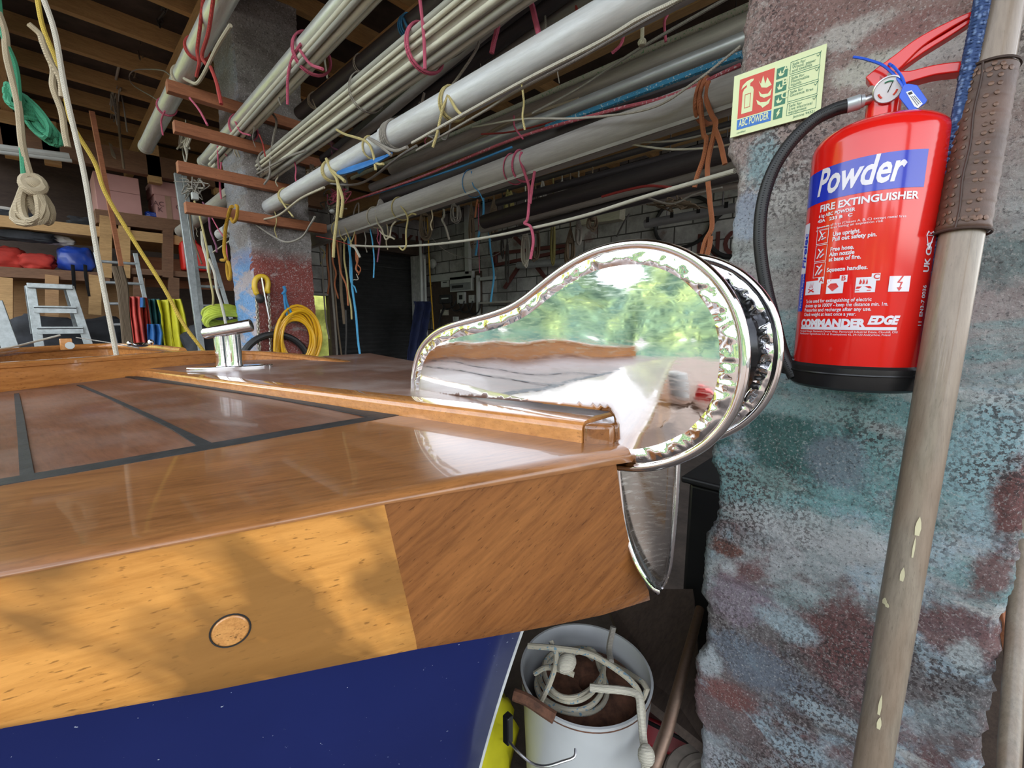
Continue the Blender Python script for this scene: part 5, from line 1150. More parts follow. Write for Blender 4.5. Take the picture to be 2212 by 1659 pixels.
hank('rope_beige', 1.8, (66, 392), 78, 92, 5, .0085, 'chunky beige rope hank hanging against the dark shelf', 2, wrap=False, plane=PY)
b = MB(); c = PY(72, 400, 1.8); b.ball(c, .03, 12, (1, .8, .7)); b.tube([c+V((.018*math.cos(a), .012*math.sin(a)-.01, .022*math.sin(a))) for a in [2*PI*k/16 for k in range(16)]], .012, 8, closed=True); tag(b.build('knot', 'rope_beige'), 'big knot at the head of the chunky beige hank', 'knot')
hank('rope_green', 1.85, (48, 205), 60, 100, 9, .006, 'green rope hank hung beside the beige rope', 3, tilt=.45, plane=PY)
hank('rope_green', 1.84, (18, 182), 44, 55, 6, .006, 'loose green loops at the edge above the green hank', 4, wrap=False, tilt=.3, plane=PY)
for i, (m, X, t, w_, h_, n, r, l, hg) in enumerate((
 ('rope_brown', 3.0, (918, 436), 36, 82, 8, .008, 'brown rope coil hanging by the door frame', (918, 425)),
 ('rope_grey', 3.0, (983, 425), 30, 55, 7, .006, 'grey thin cord loops left of the white trunking', None),
 ('rope_brown', 3.0, (1067, 430), 26, 82, 8, .008, 'dark brown braided hank above the lattice bracket', (1062, 405)),
 ('rope_olive', 3.0, (1100, 400), 26, 70, 9, .007, 'olive brown hank hanging close under the dusty mast', (1102, 385)),
 ('rope_grey', 3.0, (1172, 388), 22, 92, 9, .006, 'pale grey hank, upper one beside the salmon cord', (1168, 360)),
 ('rope_grey', 3.0, (1214, 390), 30, 80, 10, .006, 'pale teardrop shaped hank next to the dark spars', (1212, 365)),
 ('rope_white', 3.0, (1135, 485), 24, 92, 10, .007, 'cream hank hanging over the silver tube behind the salmon cord', (1132, 400)),
 ('rope_brown', 3.0, (1157, 470), 26, 92, 8, .006, 'thin brown looped hank beside the cream one', (1150, 410)),
 ('rope_olive', 3.0, (1195, 440), 16, 135, 7, .006, 'long narrow olive hank with loose lower loops', (1195, 400)),
 ('rope_brown', 3.0, (1232, 495), 30, 80, 12, .006, 'full brown hank hanging lowest over the silver tube', (1235, 380)),
 ('rope_grey', 3.0, (1250, 470), 20, 60, 6, .006, 'thin grey loops beside the full brown hank', (1246, 390)),
 ('rope_brown', 3.0, (1280, 455), 34, 45, 5, .006, 'wide shallow loops in front of the cream board', None),
 ('rope_brown', 3.0, (1018, 440), 14, 95, 6, .007, 'dark thin hank along the white trunking', (1018, 420)),
 ('rope_grey', 1.5, (822, 432), 26, 35, 7, .007, 'small grey coil lying over the dusty mast', None),
 ('rope_grey', 1.42, (742, 375), 26, 40, 6, .007, 'grey tangle where the dark spars end', None),
 ('rope_dark', 3.0, (1096, 520), 12, 90, 4, .006, 'black cord with white flecks hanging before the lattice bracket', (1094, 430)),
 ('rope_dark', 3.0, (1085, 500), 10, 60, 3, .005, 'small black cord beside the flecked one', (1085, 420)))):
    hank(m, X, t, w_, h_, n, r, l, 10+i, hang=(t[0], poley(t[0])) if X == 3.0 else hg)
rp('cord', 'rope_grey', .004, 3.0, [(933, 515), (960, 540), (1000, 556), (1040, 560), (1080, 545), (1110, 510)], 'thin grey wire sagging across the block wall', 'wire')
rp('cord', 'rope_red', .007, 2.2, [(1300, 425), (1345, 412), (1400, 402), (1450, 405)], 'dark red cord tangled below the long white line', 'rope')
rp('cord', 'rope_grey', .005, 2.2, [(1400, 428), (1450, 440), (1500, 420), (1560, 405)], 'grey loose cord under the dark spars beside the pillar', 'rope')
rp('cord', 'rope_dark', .006, 2.6, [(1360, 462), (1350, 478), (1338, 498), (1332, 512)], 'short black cord with bright flecks above the roller', 'rope')
# tangles of small strings behind the masts (bundles of shackles and lashings)
random.seed(21)
for i, (cx, cy, sx, sy, X, mats, l) in enumerate(((672, 372, 14, 16, 1.2, 'rope_white', 'clump of black and white fittings behind the white spar'), (720, 440, 34, 30, 1.45, 'rope_grey', 'tangle of grey lashings where the masts cross'), (735, 425, 26, 22, 1.4, 'rope_pink', 'pinkish lashing scraps in the tangle of cords'), (1000, 400, 50, 28, 1.7, 'rope_dark', 'dark lashings hung under the silver spar'), (905, 410, 22, 24, 1.6, 'rope_brown', 'brown knotted lashing on the silver spar'), (730, 330, 30, 24, 1.3, 'rope_purple', 'purple lashing scraps behind the grey mast'), (330, 40, 34, 40, .75, 'rope_dark', 'dark tangle of cords under the rafters'), (290, 90, 20, 70, .72, 'rope_brown', 'brown tangle of cords beside the dark one'), (400, 300, 14, 40, .8, 'rope_white', 'white windings at the foot of the leftmost mast'), (415, 405, 28, 34, .8, 'rope_grey', 'grey block and cord bundle between two battens'), (930, 265, 40, 40, 1.2, 'rope_grey', 'grey lashings among the dark spars'), (250, 220, 14, 60, .64, 'rope_grey', 'grey shaggy cord bundle under the rafters'), (1460, 440, 60, 14, 2.4, 'rope_brown', 'dull brown cords bunched under the dark spars'))):
    b = MB()
    for k in range(9):
        pts = [PX(cx+random.gauss(0, sx*.5), cy+random.gauss(0, sy*.5), X+random.uniform(-.03, .03)) for _ in range(5)]; b.tube(cr(pts, 5), random.uniform(.003, .006), 6)
    tag(b.build('lashing_tangle', mats), l, 'tangled cords', kind='stuff')
b = MB(); b.box(PX(238, 312, .6)+V((-.01, -.04, -.05)), PX(238, 312, .6)+V((.01, .04, .04))); 
o = tag(MB().tube([PX(246, 340, .6), PX(240, 312, .6)], .028, 4, flat=.15).build('label_tag', 'rope_cream'), 'small cream cardboard tag hanging from the tangled cord', 'tag')
# orange spreader board hung by an orange strap
bd = thing('spar_bracket', 'worn orange-brown wooden piece hanging from the rafters by an orange strap', 'wood', PX(180, 195, .55))
b = MB(); b.prism([PX(x, y, .55) for x, y in ((168, 60), (206, 66), (196, 140), (190, 200), (182, 204), (154, 190), (158, 130), (163, 112), (152, 105), (158, 84), (164, 82))], (.03, 0, 0)); b.build('wood_body', 'red_pine', bd, bev=.003)
b = MB(); b.prism([PX(x, y, .555) for x, y in ((176, -20), (208, -20), (206, 66), (178, 62))], (.035, 0, 0)); b.build('dark_head', 'dark_mast', bd, bev=.003)
b = MB(); b.tube(cr([PX(172, 10, .535), PX(185, 25, .53), (PX(205, 38, .53)), PX(212, 52, .54)], 5), .006, 6); b.tube(cr([PX(180, 30, .535), PX(195, 40, .53), PX(212, 52, .54)], 5), .006, 6); b.build('strap', 'orange_strap', bd)
mast('pole', 'P1', .58, (215, 240), (268, -20), .022, 'pine', 'pale wooden pole hanging near the orange strapped piece', 'pole', ext_=.5)
mast('pole', 'P2', .62, (236, 240), (290, -10), .010, 'grey_mast', 'thin grey tube beside the pale wooden pole', 'pole', ext_=.5)
# yellow snap hooks on the lowest batten
b = MB(); X_ = .80
b.tube(cr([PX(502, 446, X_), PX(497, 452, X_), PX(488, 490, X_), (PX(484, 540, X_)), PX(488, 560, X_), PX(478, 562, X_)], 5), .010, 8); b.tube(cr([PX(510, 444, X_), PX(513, 448, X_), PX(511, 470, X_), PX(504, 480, X_), PX(499, 472, X_)], 5), .009, 8)
c = PX(494, 585, X_); b.tube([c+V((0, .034*math.cos(a), .055*math.sin(a))) for a in [2*PI*k/20 for k in range(20)]], .009, 8, closed=True); tag(b.build('rope_hook', 'rope_amber'), 'orange-yellow rope loop hung on the lowest batten', 'rope')

# loose cord ends left on the masts
random.seed(33)
for k in range(26):
    key = random.choice(['E', 'F', 'A2', 'A', 'B', 'F', 'E', 'B', 'K1', 'K3']); p, q, r = MA[key]; t = random.uniform(.05, .62)
    c = p.lerp(q, t)-V((0, 0, r+.002)); L = random.uniform(.05, .16); a = random.uniform(-.4, .4)
    pts = [c+V((0, 0, .01)), c+V((.01, a*.02, -L*.35)), c+V((-.01*a, a*.05, -L*.7)), c+V((.01, a*.07, -L))]
    b = MB(); b.tube(cr(pts, 5), random.uniform(.002, .0042), 6)
    tag(b.build('cord_end', random.choice(['rope_cream', 'rope_grey', 'rope_straw', 'rope_white', 'rope_pink', 'rope_beige'])), 'short loose cord ends dangling from the undersides of the masts', 'string', 'loose cord ends on the masts')
# ------------------------------------------------------------------ shutter doorway, end wall
b = MB()
def shut(u, v): return V((3.50+1.72*u, YE+.04+.016*math.cos(v*2*PI*34), .05+2.70*v))
b.grid(shut, 2, 34*8); struct('door_1', b, 'shutter')
b = MB(); b.box((3.40, YE-.25, 2.60), (5.25, YE+.02, 2.86)); o = struct('trim_6', b, 'dark_board', smooth=False)
b = MB(); b.box((5.20, YE-.28, 0), (5.34, YE, 2.62)); b.box((5.16, YE-.10, 0), (5.20, YE, 2.62)); struct('trim_7', b, 'door_frame_white', smooth=False, bev=.004)
b = MB(); b.box((3.44, YE-.04, 0), (3.53, YE+.02, 2.62)); struct('trim_8', b, 'dark_board', smooth=False)
for k, (x, y, y2, r) in enumerate(((908, 520, 690, .03), (917, 560, 690, .028))):
    b = MB(); t_, u_ = PY(x, y, 7.2), PY(x+5, y2, 7.2); b.tube([t_, V((t_.x, t_.y, 0))], r, 10); tag(b.build('wall_pipe', 'white_plastic'), ['taller pale conduit beside the shutter door frame', 'shorter pale conduit beside the shutter door frame'][k], 'pipe')
# red letters on the block wall
def wtext(s, px, py, size, wd_, label):
    p = PX(px, py, XW-.006); vs, fs = text_tris(s, size, off=.012*size); b = MB(); w0 = max(v[0] for v in vs)
    b.add([p+V((0, -x*wd_/w0, y)) for x, y in vs], fs); tag(b.build('wall_lettering', 'paint_wall_red', smooth=False), label, 'lettering')
def ytext(s, px, py, size, wd_, label):
    p = PY(px, py, YE-.006); vs, fs = text_tris(s, size, off=.012*size); b = MB(); w0 = max(v[0] for v in vs)
    b.add([p+V((x*wd_/w0, 0, y)) for x, y in vs], fs); tag(b.build('wall_lettering', 'paint_wall_red', smooth=False), label, 'lettering')
ytext('PARKING', 780, 528, .46, 2.0, 'dark red painted letters on the blocks above the shutter door')
wtext('NO', 1500, 560, .42, .62, 'dark red painted letters on the block wall near the painted pillar')

# ------------------------------------------------------------------ electrics and fittings on the block wall
XE = XW
def wbox(name, px0, py0, px1, py1, d_, mat, parent, off=0.0, bev=.006):
    a = PX(px0, py0, XE); c = PX(px1, py1, XE); b = MB(); b.box((XE-off-d_, c.y, c.z), (XE-off, a.y, a.z)); return b.build(name, mat, parent, bev=bev, smooth=False)
fb = thing('fuse_box', 'pale grey consumer unit with a dark window on the block wall', 'fuse box', PX(980, 628, XE))
wbox('enclosure', 980, 600, 1027, 628, .10, 'white_plastic', fb); wbox('cover_flap', 982, 614, 1026, 626, .012, 'grey_plastic', fb, .10); b = wbox('label_strip', 986, 618, 1010, 622, .003, 'meter_dark', fb, .112, 0); 
for (n, l, a, c_, mt, cat) in (('switch_box', 'small dark faced switch box beside the consumer unit', (958, 604), (976, 620), 'white_plastic', 'switch'), ('meter', 'black electricity meter with a white button under the switch box', (955, 638), (980, 655), 'meter_dark', 'meter'), ('meter', 'white meter with a small grey window under the consumer unit', (993, 632), (1010, 656), 'white_plastic', 'meter'), ('switch_box', 'small white switch box beside the white meter', (1018, 638), (1030, 654), 'white_plastic', 'switch'), ('notice', 'small printed card among the cables below the meters', (957, 669), (972, 681), 'cream_mast', 'card'), ('socket', 'white socket at the foot of the cables', (984, 684), (994, 694), 'white_plastic', 'socket')):
    q = thing(n, l, cat, PX(*c_, XE)); wbox('housing', a[0], a[1], c_[0], c_[1], .07, mt, q)
    if n != 'notice': wbox('window', a[0]+5, a[1]+6, c_[0]-5, c_[1]-9, .006, 'meter_dark' if mt != 'meter_dark' else 'white_plastic', q, .07, 0)
b = MB(); b.box((XE-.03, PX(1042, 600, XE).y, PX(1000, 700, XE).z-.5), (XE-.005, PX(936, 600, XE).y, PX(1000, 590, XE).z)); tag(b.build('backing_board', 'dark_board', smooth=False), 'dark board behind the meters on the block wall', 'board')
for k, (a, c_, l) in enumerate((((1011, 440), (1021, 592), 'vertical white trunking above the consumer unit'), ((934, 597), (1028, 601), 'horizontal white trunking above the meters'), ((1037, 596), (1041, 700), 'slim white conduit dropping beside the meters'), ((1045, 600), (1074, 604), 'short white conduit stub on the wall'))):
    wb = PX(*a, XE); wc = PX(*c_, XE); b = MB(); b.box((XE-.10, min(wb.y, wc.y), min(wb.z, wc.z)), (XE-.02, max(wb.y, wc.y), max(wb.z, wc.z))); 
    tag(b.build('trunking', 'white_plastic', smooth=False), l, 'trunking')
random.seed(5); 
for i in range(4):
    b = MB(); x = 955+i*18; b.tube(cr([PX(x, 655, XE-.09), PX(x+8, 668+3*i, XE-.12), PX(x+24, 662+4*i, XE-.12), PX(x+30, 650, XE-.09)], 6), .014, 6); tag(b.build('cable', 'black_rubber'), ['black cable looping under the black meter', 'black cable looping left of the white meter', 'black cable looping right of the white meter', 'black cable looping under the small switch box'][i], 'cable')
b = MB(); b.tube(cr([PX(958, 666, XE-.1), PX(950, 690, XE-.1), PX(946, 730, XE-.1)], 6), .02, 7); tag(b.build('cable', 'black_rubber'), 'thick black cable running down the wall from the meters', 'cable')
b = MB(); b.lathe([(.001, 0), (.08, 0), (.10, .04), (.06, .09), (.001, .10)], PX(938, 570, XE), 20, Matrix(((0, 0, -1), (0, 1, 0), (1, 0, 0)))); tag(b.build('bulkhead_lamp', 'white_plastic'), 'small round white bulkhead lamp on the block wall', 'lamp')
# red angle-iron bracket with a silver tube
br_ = thing('angle_bracket', 'dark red angle iron bracket carrying the silver tube on the wall', 'bracket', PX(1120, 580, 5.0))
for a, c_ in (((1068, 573), (1225, 541)), ((1070, 573), (1070, 545)), ((1070, 548), (1225, 531)), ((1120, 577), (1090, 622)), ((1160, 577), (1190, 616)), ((1105, 505), (1130, 530))):
    b = MB(); b.beam(PX(*a, 5.46), PX(*c_, 5.46), .05, .05); b.build('strut', 'paint_wall_red', br_, smooth=False)
b = MB(); b.tube([PX(1119, 573, 5.38), PX(1300, 560, 5.38)], .055, 16); tag(b.build('silver_tube', 'tube_silver'), 'silver tube lying on the red bracket', 'tube')
b = MB(); b.beam(PX(1045, 655, 5.38), PX(1150, 650, 5.38), .25, .03); tag(b.build('wall_shelf', 'grey_mast', smooth=False), 'grey shelf board on the block wall right of the meters', 'shelf')
b = MB(); c = PX(1475, 480, 5.47); b.tube([c+V((0, .36*math.cos(a), .30*math.sin(a))) for a in [2*PI*k/32 for k in range(32)]], .022, 8, closed=True); tag(b.build('rubber_hoop', 'black_rubber'), 'black hoop hanging on the block wall under the grey light', 'hoop')
b = MB(); c = PX(1590, 500, 5.47); b.tube([c+V((0, .30*math.cos(a), .28*math.sin(a))) for a in [2*PI*k/32 for k in range(32)]], .03, 8, closed=True); tag(b.build('rubber_hoop', 'black_rubber'), 'thicker black hoop half hidden by the painted pillar', 'hoop')
# navy overalls on the wall beside the door
def cloth(name, rows, Y, mat, label, folds=5, amp=.03, cat='garment', th=.01, plane=PY, seed=1, parent=None):
    """rows: list of (pxL, pxR, py) from top to bottom"""
    b = MB(); R3 = [(plane(a, y, Y), plane(c_, y, Y)) for a, c_, y in rows]; n = len(rows)-1
    dn = V((0, -1, 0)) if plane is PY else V((-1, 0, 0))
    def f(u, v):
        t = v*n; k = min(int(t), n-1); t -= k; L = R3[k][0].lerp(R3[k+1][0], t); R = R3[k][1].lerp(R3[k+1][1], t); p = L.lerp(R, u)
        return p + dn*(amp*(math.sin(u*folds*2*PI+seed+v*1.5)+.6*nrm(p, 7, seed)))
    b.grid(f, 36, 20); o = b.build(name, mat, parent, sol=th, ang=180)
    return tag(o, label, cat) if parent is None else o
cv = cloth('overalls', [(890, 926, 651), (893, 930, 660), (888, 925, 690), (884, 918, 720), (878, 915, 760), (876, 912, 810), (874, 912, 860)], 6.6, 'cloth_navy', 'navy blue overalls hanging beside the shutter door', 2, .05)
# yellow hose coil, blue cord loop, black tyre, chain hoist on the red pillar
b = MB(); Yh = 3.12; random.seed(4)
c0_ = PY(639, 742, Yh)
for k in range(9):
    ra = .125+.010*k; pts = []
    for j in range(30):
        a = 2*PI*j/30; e = 1+.03*math.sin(3*a+k); pts.append(c0_ + V((math.cos(a)*ra*.74*e + .004*k*math.sin(a), -.02-.008*(k % 3)-.01*math.sin(a*2+k), math.sin(a)*ra*1.15*e + .02)))
    b.tube(pts, .0085, 8, closed=True)
tag(b.build('hose_coil', 'hose_yellow'), 'coil of bright yellow hose hanging on the red pillar', 'hose')
b = MB(); b.tube(cr([PY(622, 692, Yh-.03), PY(616, 660, Yh-.03), PY(614, 630, Yh-.03), PY(620, 655, Yh-.03), PY(632, 682, Yh-.03)], 6), .008, 8); b.tube(cr([PY(610, 636, Yh-.03), PY(616, 628, Yh-.03), PY(613, 618, Yh-.03)], 4), .010, 8); tag(b.build('hanging_loop', 'rope_blue'), 'blue cord loop holding the yellow hose coil', 'rope')
b = MB(); c = PY(598, 790, 3.13); b.tube([c+V((.21*math.cos(a), .0, .21*math.sin(a))) for a in [2*PI*k/40 for k in range(40)]], .022, 10, closed=True); tag(b.build('tyre', 'black_rubber'), 'thin black tyre at the foot of the red pillar behind the hose', 'tyre')
ho = thing('chain_hoist', 'yellow lifting ring with two hanging chains on the red pillar', 'hoist', PY(565, 640, 3.13))
b = MB(); Yc = 3.13; rg = [(553, 632), (550, 620), (551, 607), (557, 599), (566, 597), (575, 601), (579, 612), (577, 625), (573, 630)]
b.tube(cr([PY(x, y, Yc) for x, y in rg], 6), .016, 12); b.ball(PY(554, 633, Yc), .018, 10); b.ball(PY(578, 629, Yc), .018, 10); b.ball(PY(572, 628, Yc), .015, 10); b.build('lifting_ring', 'hook_yellow', ho)
def chain(a, c_, n, r, name, par, Y, mat='chain_steel'):
    b = MB(); A, B = PY(*a, Y), PY(*c_, Y); d = (B-A)/n; 
    for k in range(n):
        c = A+d*(k+.5); u = V((1, 0, 0)) if k % 2 else V((0, 1, 0)); w_ = d.normalized(); L = d.length*.72
        b.tube([c+u*(math.cos(t)*L*.42)+w_*(math.sin(t)*L) for t in [2*PI*j/10 for j in range(10)]], r, 5, closed=True)
    return b.build(name, mat, par)
chain((554, 640), (563, 800), 26, .006, 'chain', ho, Yc, 'chain_steel'); chain((580, 634), (587, 800), 27, .006, 'chain', ho, Yc, 'chain_steel')
b = MB(); b.tube([PY(565, 600, Yc-.01), PY(572, 640, Yc-.01), PY(582, 690, Yc-.01)], .006, 6); b.build('hanging_bar', 'steel', ho)
b = MB(); b.ball(PY(562, 645, Yc-.02), .028, 10, (1, 1, 1.1)); b.build('hook_block', 'black_rubber', ho)

# ------------------------------------------------------------------ timber shelving at the back
YS = 6.1
sh = thing('shelving', 'rough timber shelving along the back wall, loaded with boxes and bags', 'shelving', (.2, YS, 0))
def sboard(px0, py0, px1, py1, th=.04, depth=.8, mat='old_board', nm='shelf_board', Y=YS):
    a = PY(px0, py0, Y); c = PY(px1, py1, Y); z = (a.z+c.z)/2; b = MB(); b.box((a.x, Y, z-th/2), (c.x, Y+depth, z+th/2)); o = b.build(nm, mat, sh, smooth=False); return z+th/2, a.x, c.x
ztop = sboard(207, 466, 402, 490, .13)[0]
zmid = sboard(-60, 480, 420, 515, .10, .85, 'pine')[0]
zlow = sboard(-300, 580, 236, 592, .09, .85)[0]
zlow2 = sboard(236, 588, 470, 592, .06, .85)[0]
def spost(px, py0, py1, w_=.09, mat='pine', Y=YS+.02, dx=0):
    a = PY(px, py0, Y); c = PY(px+dx, py1, Y); b = MB(); b.beam(a, c, .08, w_, V((1, 0, 0))); b.build('upright', mat, sh, smooth=False)
for x, y0_, y1_, mt in ((228, 468, 600, 'pine'), (268, 490, 600, 'pine'), (362, 495, 600, 'old_board'), (12, 600, 690, 'pine'), (112, 595, 720, 'ply'), (205, 595, 680, 'pine'), (300, 600, 690, 'old_board'), (375, 600, 690, 'old_board')): spost(x, y0_, y1_, .09, mt)
sh2 = MB(); a = PY(-200, 590, YS+.55); c = PY(330, 760, YS+.55); sh2.box((a.x, YS+.5, 0.9), (c.x, YS+.52, a.z)); sh2.build('back_panel', 'ply', sh, smooth=False)
sh2 = MB(); a = PY(265, 505, YS+.6); c = PY(430, 580, YS+.6); sh2.box((a.x, YS+.6, 1.7), (c.x+.4, YS+.62, 2.05)); sh2.build('back_panel', 'red_pine', sh, smooth=False)
sh2 = MB(); a = PY(105, 650, YS+.3); sh2.box((a.x-.1, YS+.2, 1.2), (a.x+.15, YS+.5, 1.45)); 
b = MB(); b.beam(PD(198, 240, 3.4), PD(262, 575, 3.9), .03, .06, V((0, 1, 0))); tag(b.build('leaning_batten', 'red_pine', smooth=False), 'long brown batten leaning up past the pink boxes', 'batten')
def crate(name, a, c_, dep, mat, label, Y=YS+.05, z=None, tape=False, cat='box', rot=0):
    A = PY(*a, Y); B = PY(*c_, Y); t = thing(name, label, cat, V(((A.x+B.x)/2, Y+dep/2, z if z is not None else B.z)))
    zb_ = z if z is not None else B.z
    b = MB(); b.box((A.x, Y, zb_), (B.x, Y+dep, A.z)); b.build('box_body', mat, t, smooth=False, bev=.006)
    return t, A, B, zb_
t, A, B, zb_ = crate('cardboard_box', (200, 368), (307, 455), .5, 'cardboard_pink', 'large pink cardboard box on the top shelf behind the leaning batten', z=ztop)
b = MB(); b.box((A.x+.10, YS+.046, (A.z+zb_)/2+.02), (B.x, YS+.05, (A.z+zb_)/2+.026)); b.build('flap_seam', 'cardboard_seam', t, smooth=False)
t, A, B, zb_ = crate('cardboard_box', (333, 419), (398, 462), .45, 'cardboard_pink', 'lower small pink box with brown tape and pencilled writing', z=ztop)
b = MB(); xm = (A.x+B.x)/2-.01; b.box((xm-.025, YS+.045, zb_), (xm+.025, YS+.05, A.z)); b.build('packing_tape', 'tape_brown', t, smooth=False)
b = MB()
for s, dx, dz in (('JAC', -.15, .13), ('K', -.10, .07), ('OX', .06, .12)):
    vs, fs = text_tris(s, .07); b.add([V((xm+dx+x, YS+.044, zb_+dz+y)) for x, y in vs], fs)
b.build('handwriting', 'ink', t, smooth=False)
zt2 = A.z; crate('cardboard_box', (326, 387), (386, 418), .4, 'cardboard_pink', 'topmost plain small pink box stacked on the taped one', z=zt2)
def blob(name, pxs, Y, mat, label, cat='bag', amp=.25, seed=1, dep=1.0, z=None, sq=.7, ns=1):
    x0, y0_, x1, y1_ = pxs; A = PY(x0, y0_, Y); B = PY(x1, y1_, Y); c = (A+B)/2; rx, rz = (B.x-A.x)/2, (A.z-B.z)/2; ry = min(rx, rz)*dep
    if z is not None: c.z = z+rz
    b = MB(); n, m = 36, 24
    def f(u, v):
        th = 2*PI*u; ph = PI*v; s = lambda q, e: math.copysign(abs(q)**e, q)
        d = V((s(math.cos(th), sq)*s(math.sin(ph), sq), s(math.sin(th), sq)*s(math.sin(ph), sq), s(math.cos(ph), sq)))
        k = 1+amp*(nrm(d, 1.6*ns, seed)+.5*nrm(d, 4*ns, seed)+.25*nrm(d, 9*ns, seed)); q = c+V((d.x*rx*k, d.y*ry*k, d.z*rz*k))
        if z is not None: q.z = max(q.z, z)
        return q
    b.grid(f, n, m); return tag(b.build(name, mat, ang=180), label, cat)
blob('duffel_bag', (-40, 522, 62, 578), YS+.3, 'cloth_red', 'crumpled red bag at the end of the lower shelf', z=zlow, seed=2)
blob('duffel_bag', (36, 535, 124, 577), YS+.2, 'cloth_red', 'red sailcloth bag beside the blue dry bag', z=zlow, seed=5)
blob('dry_bag', (118, 517, 207, 578), YS+.15, 'cloth_blue', 'shiny blue dry bag on the lower shelf', z=zlow, seed=7, sq=.55, amp=.15)
for k, x in enumerate((157, 184)):
    b = MB(); b.tube(cr([PY(x, 572, YS-.02), PY(x+2, 600, YS-.03), PY(x+4+6*k, 640, YS-.02)], 5), .02, 4, flat=.25); tag(b.build('webbing_strap', 'cloth_dark'), ['short black strap hanging from the shelf under the blue bag', 'frayed black strap hanging furthest from the red bags'][k], 'strap')
blob('sail_bundle', (-60, 462, 105, 512), YS+.25, 'cloth_dark', 'dark folded sail bundle on the upper shelf', z=zmid-.06, seed=3, amp=.4)
blob('sail_bundle', (-60, 488, 120, 528), YS+.1, 'cloth_dark', 'second dark sail bundle spilling over the red bags', seed=8, amp=.35)
blob('fender', (-40, 440, 38, 458), YS+.3, 'cloth_white', 'long white fender on top of the dark sails', 'fender', seed=1, amp=.05)
blob('cushion', (90, 478, 172, 500), YS+.4, 'pine', 'long beige board cushion behind the halyard', 'cushion', seed=1, amp=.05, z=zmid)
blob('sail_bag', (88, 505, 160, 532), YS+.2, 'cloth_white', 'crumpled white and cream cloth above the red sailcloth bag', seed=4, amp=.3)
blob('cloth_bundle', (310, 442, 342, 460), YS+.1, 'cloth_blue', 'small dark blue bundle between the pink boxes', seed=6, z=ztop)
blob('cloth_bundle', (145, 468, 222, 500), YS+.3, 'cloth_dark', 'grey crumpled plastic on the upper shelf', seed=9, z=zmid, amp=.5)
# jerrycan
jc = thing('jerrycan', 'bright red fuel can on the shelf behind the ladder rails', 'fuel can', PY(415, 585, YS-.1))
A = PY(390, 518, YS-.1); B = PY(450, 586, YS-.1); b = MB(); w_ = B.x-A.x; 
b.prism([V((A.x, YS-.1, B.z)), V((B.x, YS-.1, B.z)), V((B.x, YS-.1, A.z-.08)), V((B.x-.08, YS-.1, A.z)), V((A.x+.02, YS-.1, A.z)), V((A.x, YS-.1, A.z-.03))], (0, .18, 0)); jb = b.build('can_body', 'jerry_red', jc, bev=.02)
b = MB(); b.tube(cr([V((A.x+.06, YS, A.z)), V((A.x+.08, YS, A.z+.05)), V((B.x-.10, YS, A.z+.05)), V((B.x-.06, YS, A.z-.02))], 5), .014, 8); b.build('handle', 'jerry_red', jc)
b = MB(); b.tube([V((B.x-.03, YS, A.z-.05)), V((B.x+.01, YS, A.z+.01))], .025, 12); b.build('cap', 'black_plastic', jc)
# strip light on the eaves beam
b = MB(); b.tube([PY(-60, 312, 5.9), PY(150, 338, 5.9)], .03, 10); b.tube([PY(-60, 321, 5.9), PY(155, 347, 5.9)], .018, 10); tag(b.build('strip_light', 'white_plastic'), 'unlit white strip light under the brown eaves beam', 'light')

# ------------------------------------------------------------------ ladders
def ladder(label, Y, L, R, rungs, group=None, mat='alu_ladder', rw=.024, rt=.022, down=True):
    a, c_ = PY(*L[0], Y), PY(*L[1], Y); e, g = PY(*R[0], Y), PY(*R[1], Y)
    def ext3(p, q): d = (q-p); return q + d*(q.z/(-d.z)) if down else q
    t = thing('ladder', label, 'ladder', (ext3(a, c_).x, Y, 0), group)
    for p, q in ((a, c_), (e, g)):
        b = MB(); b.beam(p, ext3(p, q), rw*1.0, rt*1.6, V((1, 0, 0))); b.build('side_rail', mat, t, bev=.003)
    def at(p, q, z): k = (p.z-z)/(p.z-q.z); return p+(q-p)*k
    zs_ = [PY((L[0][0]+R[0][0])/2, y, Y).z for y in rungs]; dz = (zs_[0]-zs_[-1])/(len(zs_)-1); 
    while down and zs_[-1]-dz > .15: zs_.append(zs_[-1]-dz)
    for z in zs_: b = MB(); b.tube([at(a, c_, z), at(e, g, z)], .014, 10); b.build('rung', mat, t)
    return t
ladder('aluminium ladder standing between the halyard and the red oilskins', 5.6, ((207, 545), (252, 755)), ((292, 547), (336, 752)), (567, 611, 656, 701))
ladder('extension ladder with doubled rails next to the red pillar', 4.9, ((398, 380), (447, 760)), ((452, 530), (520, 760)), (577, 618, 660))
b = MB(); p = PY(383, 375, 4.8); q = PY(436, 760, 4.8); d = q-p; b.beam(p, q+d*(q.z/(-d.z)), .04, .05, V((1, 0, 0))); tag(b.build('ladder_rail', 'alu_ladder', bev=.003), 'separate tall aluminium rail standing against the extension ladder', 'rail')
st = thing('step_ladder', 'folding aluminium step ladder standing below the red bags', 'step ladder', (-.05, 5.5, 0))
Yq = 5.5
def down_(p, q): d = q-p; return q+d*(q.z/(-d.z))
TL, TR = PY(66, 617, Yq), PY(150, 618, Yq); BL, BR = down_(TL, PY(86, 752, Yq)), down_(TR, PY(193, 750, Yq))
BLb = V((BL.x-.05, Yq+.75, 0)); BRb = V((BR.x-.08, Yq+.75, 0))
for p, q in ((TL, BL), (TR, BR)): b = MB(); b.beam(p, q, .035, .06, V((1, 0, 0))); b.build('side_rail', 'alu_ladder', st, bev=.003)
for p, q in ((TL+V((-.02, .12, 0)), BLb), (TR+V((-.02, .12, 0)), BRb)): b = MB(); b.beam(p, q, .022, .04, V((1, 0, 0))); b.build('back_leg', 'alu_ladder', st, bev=.002)
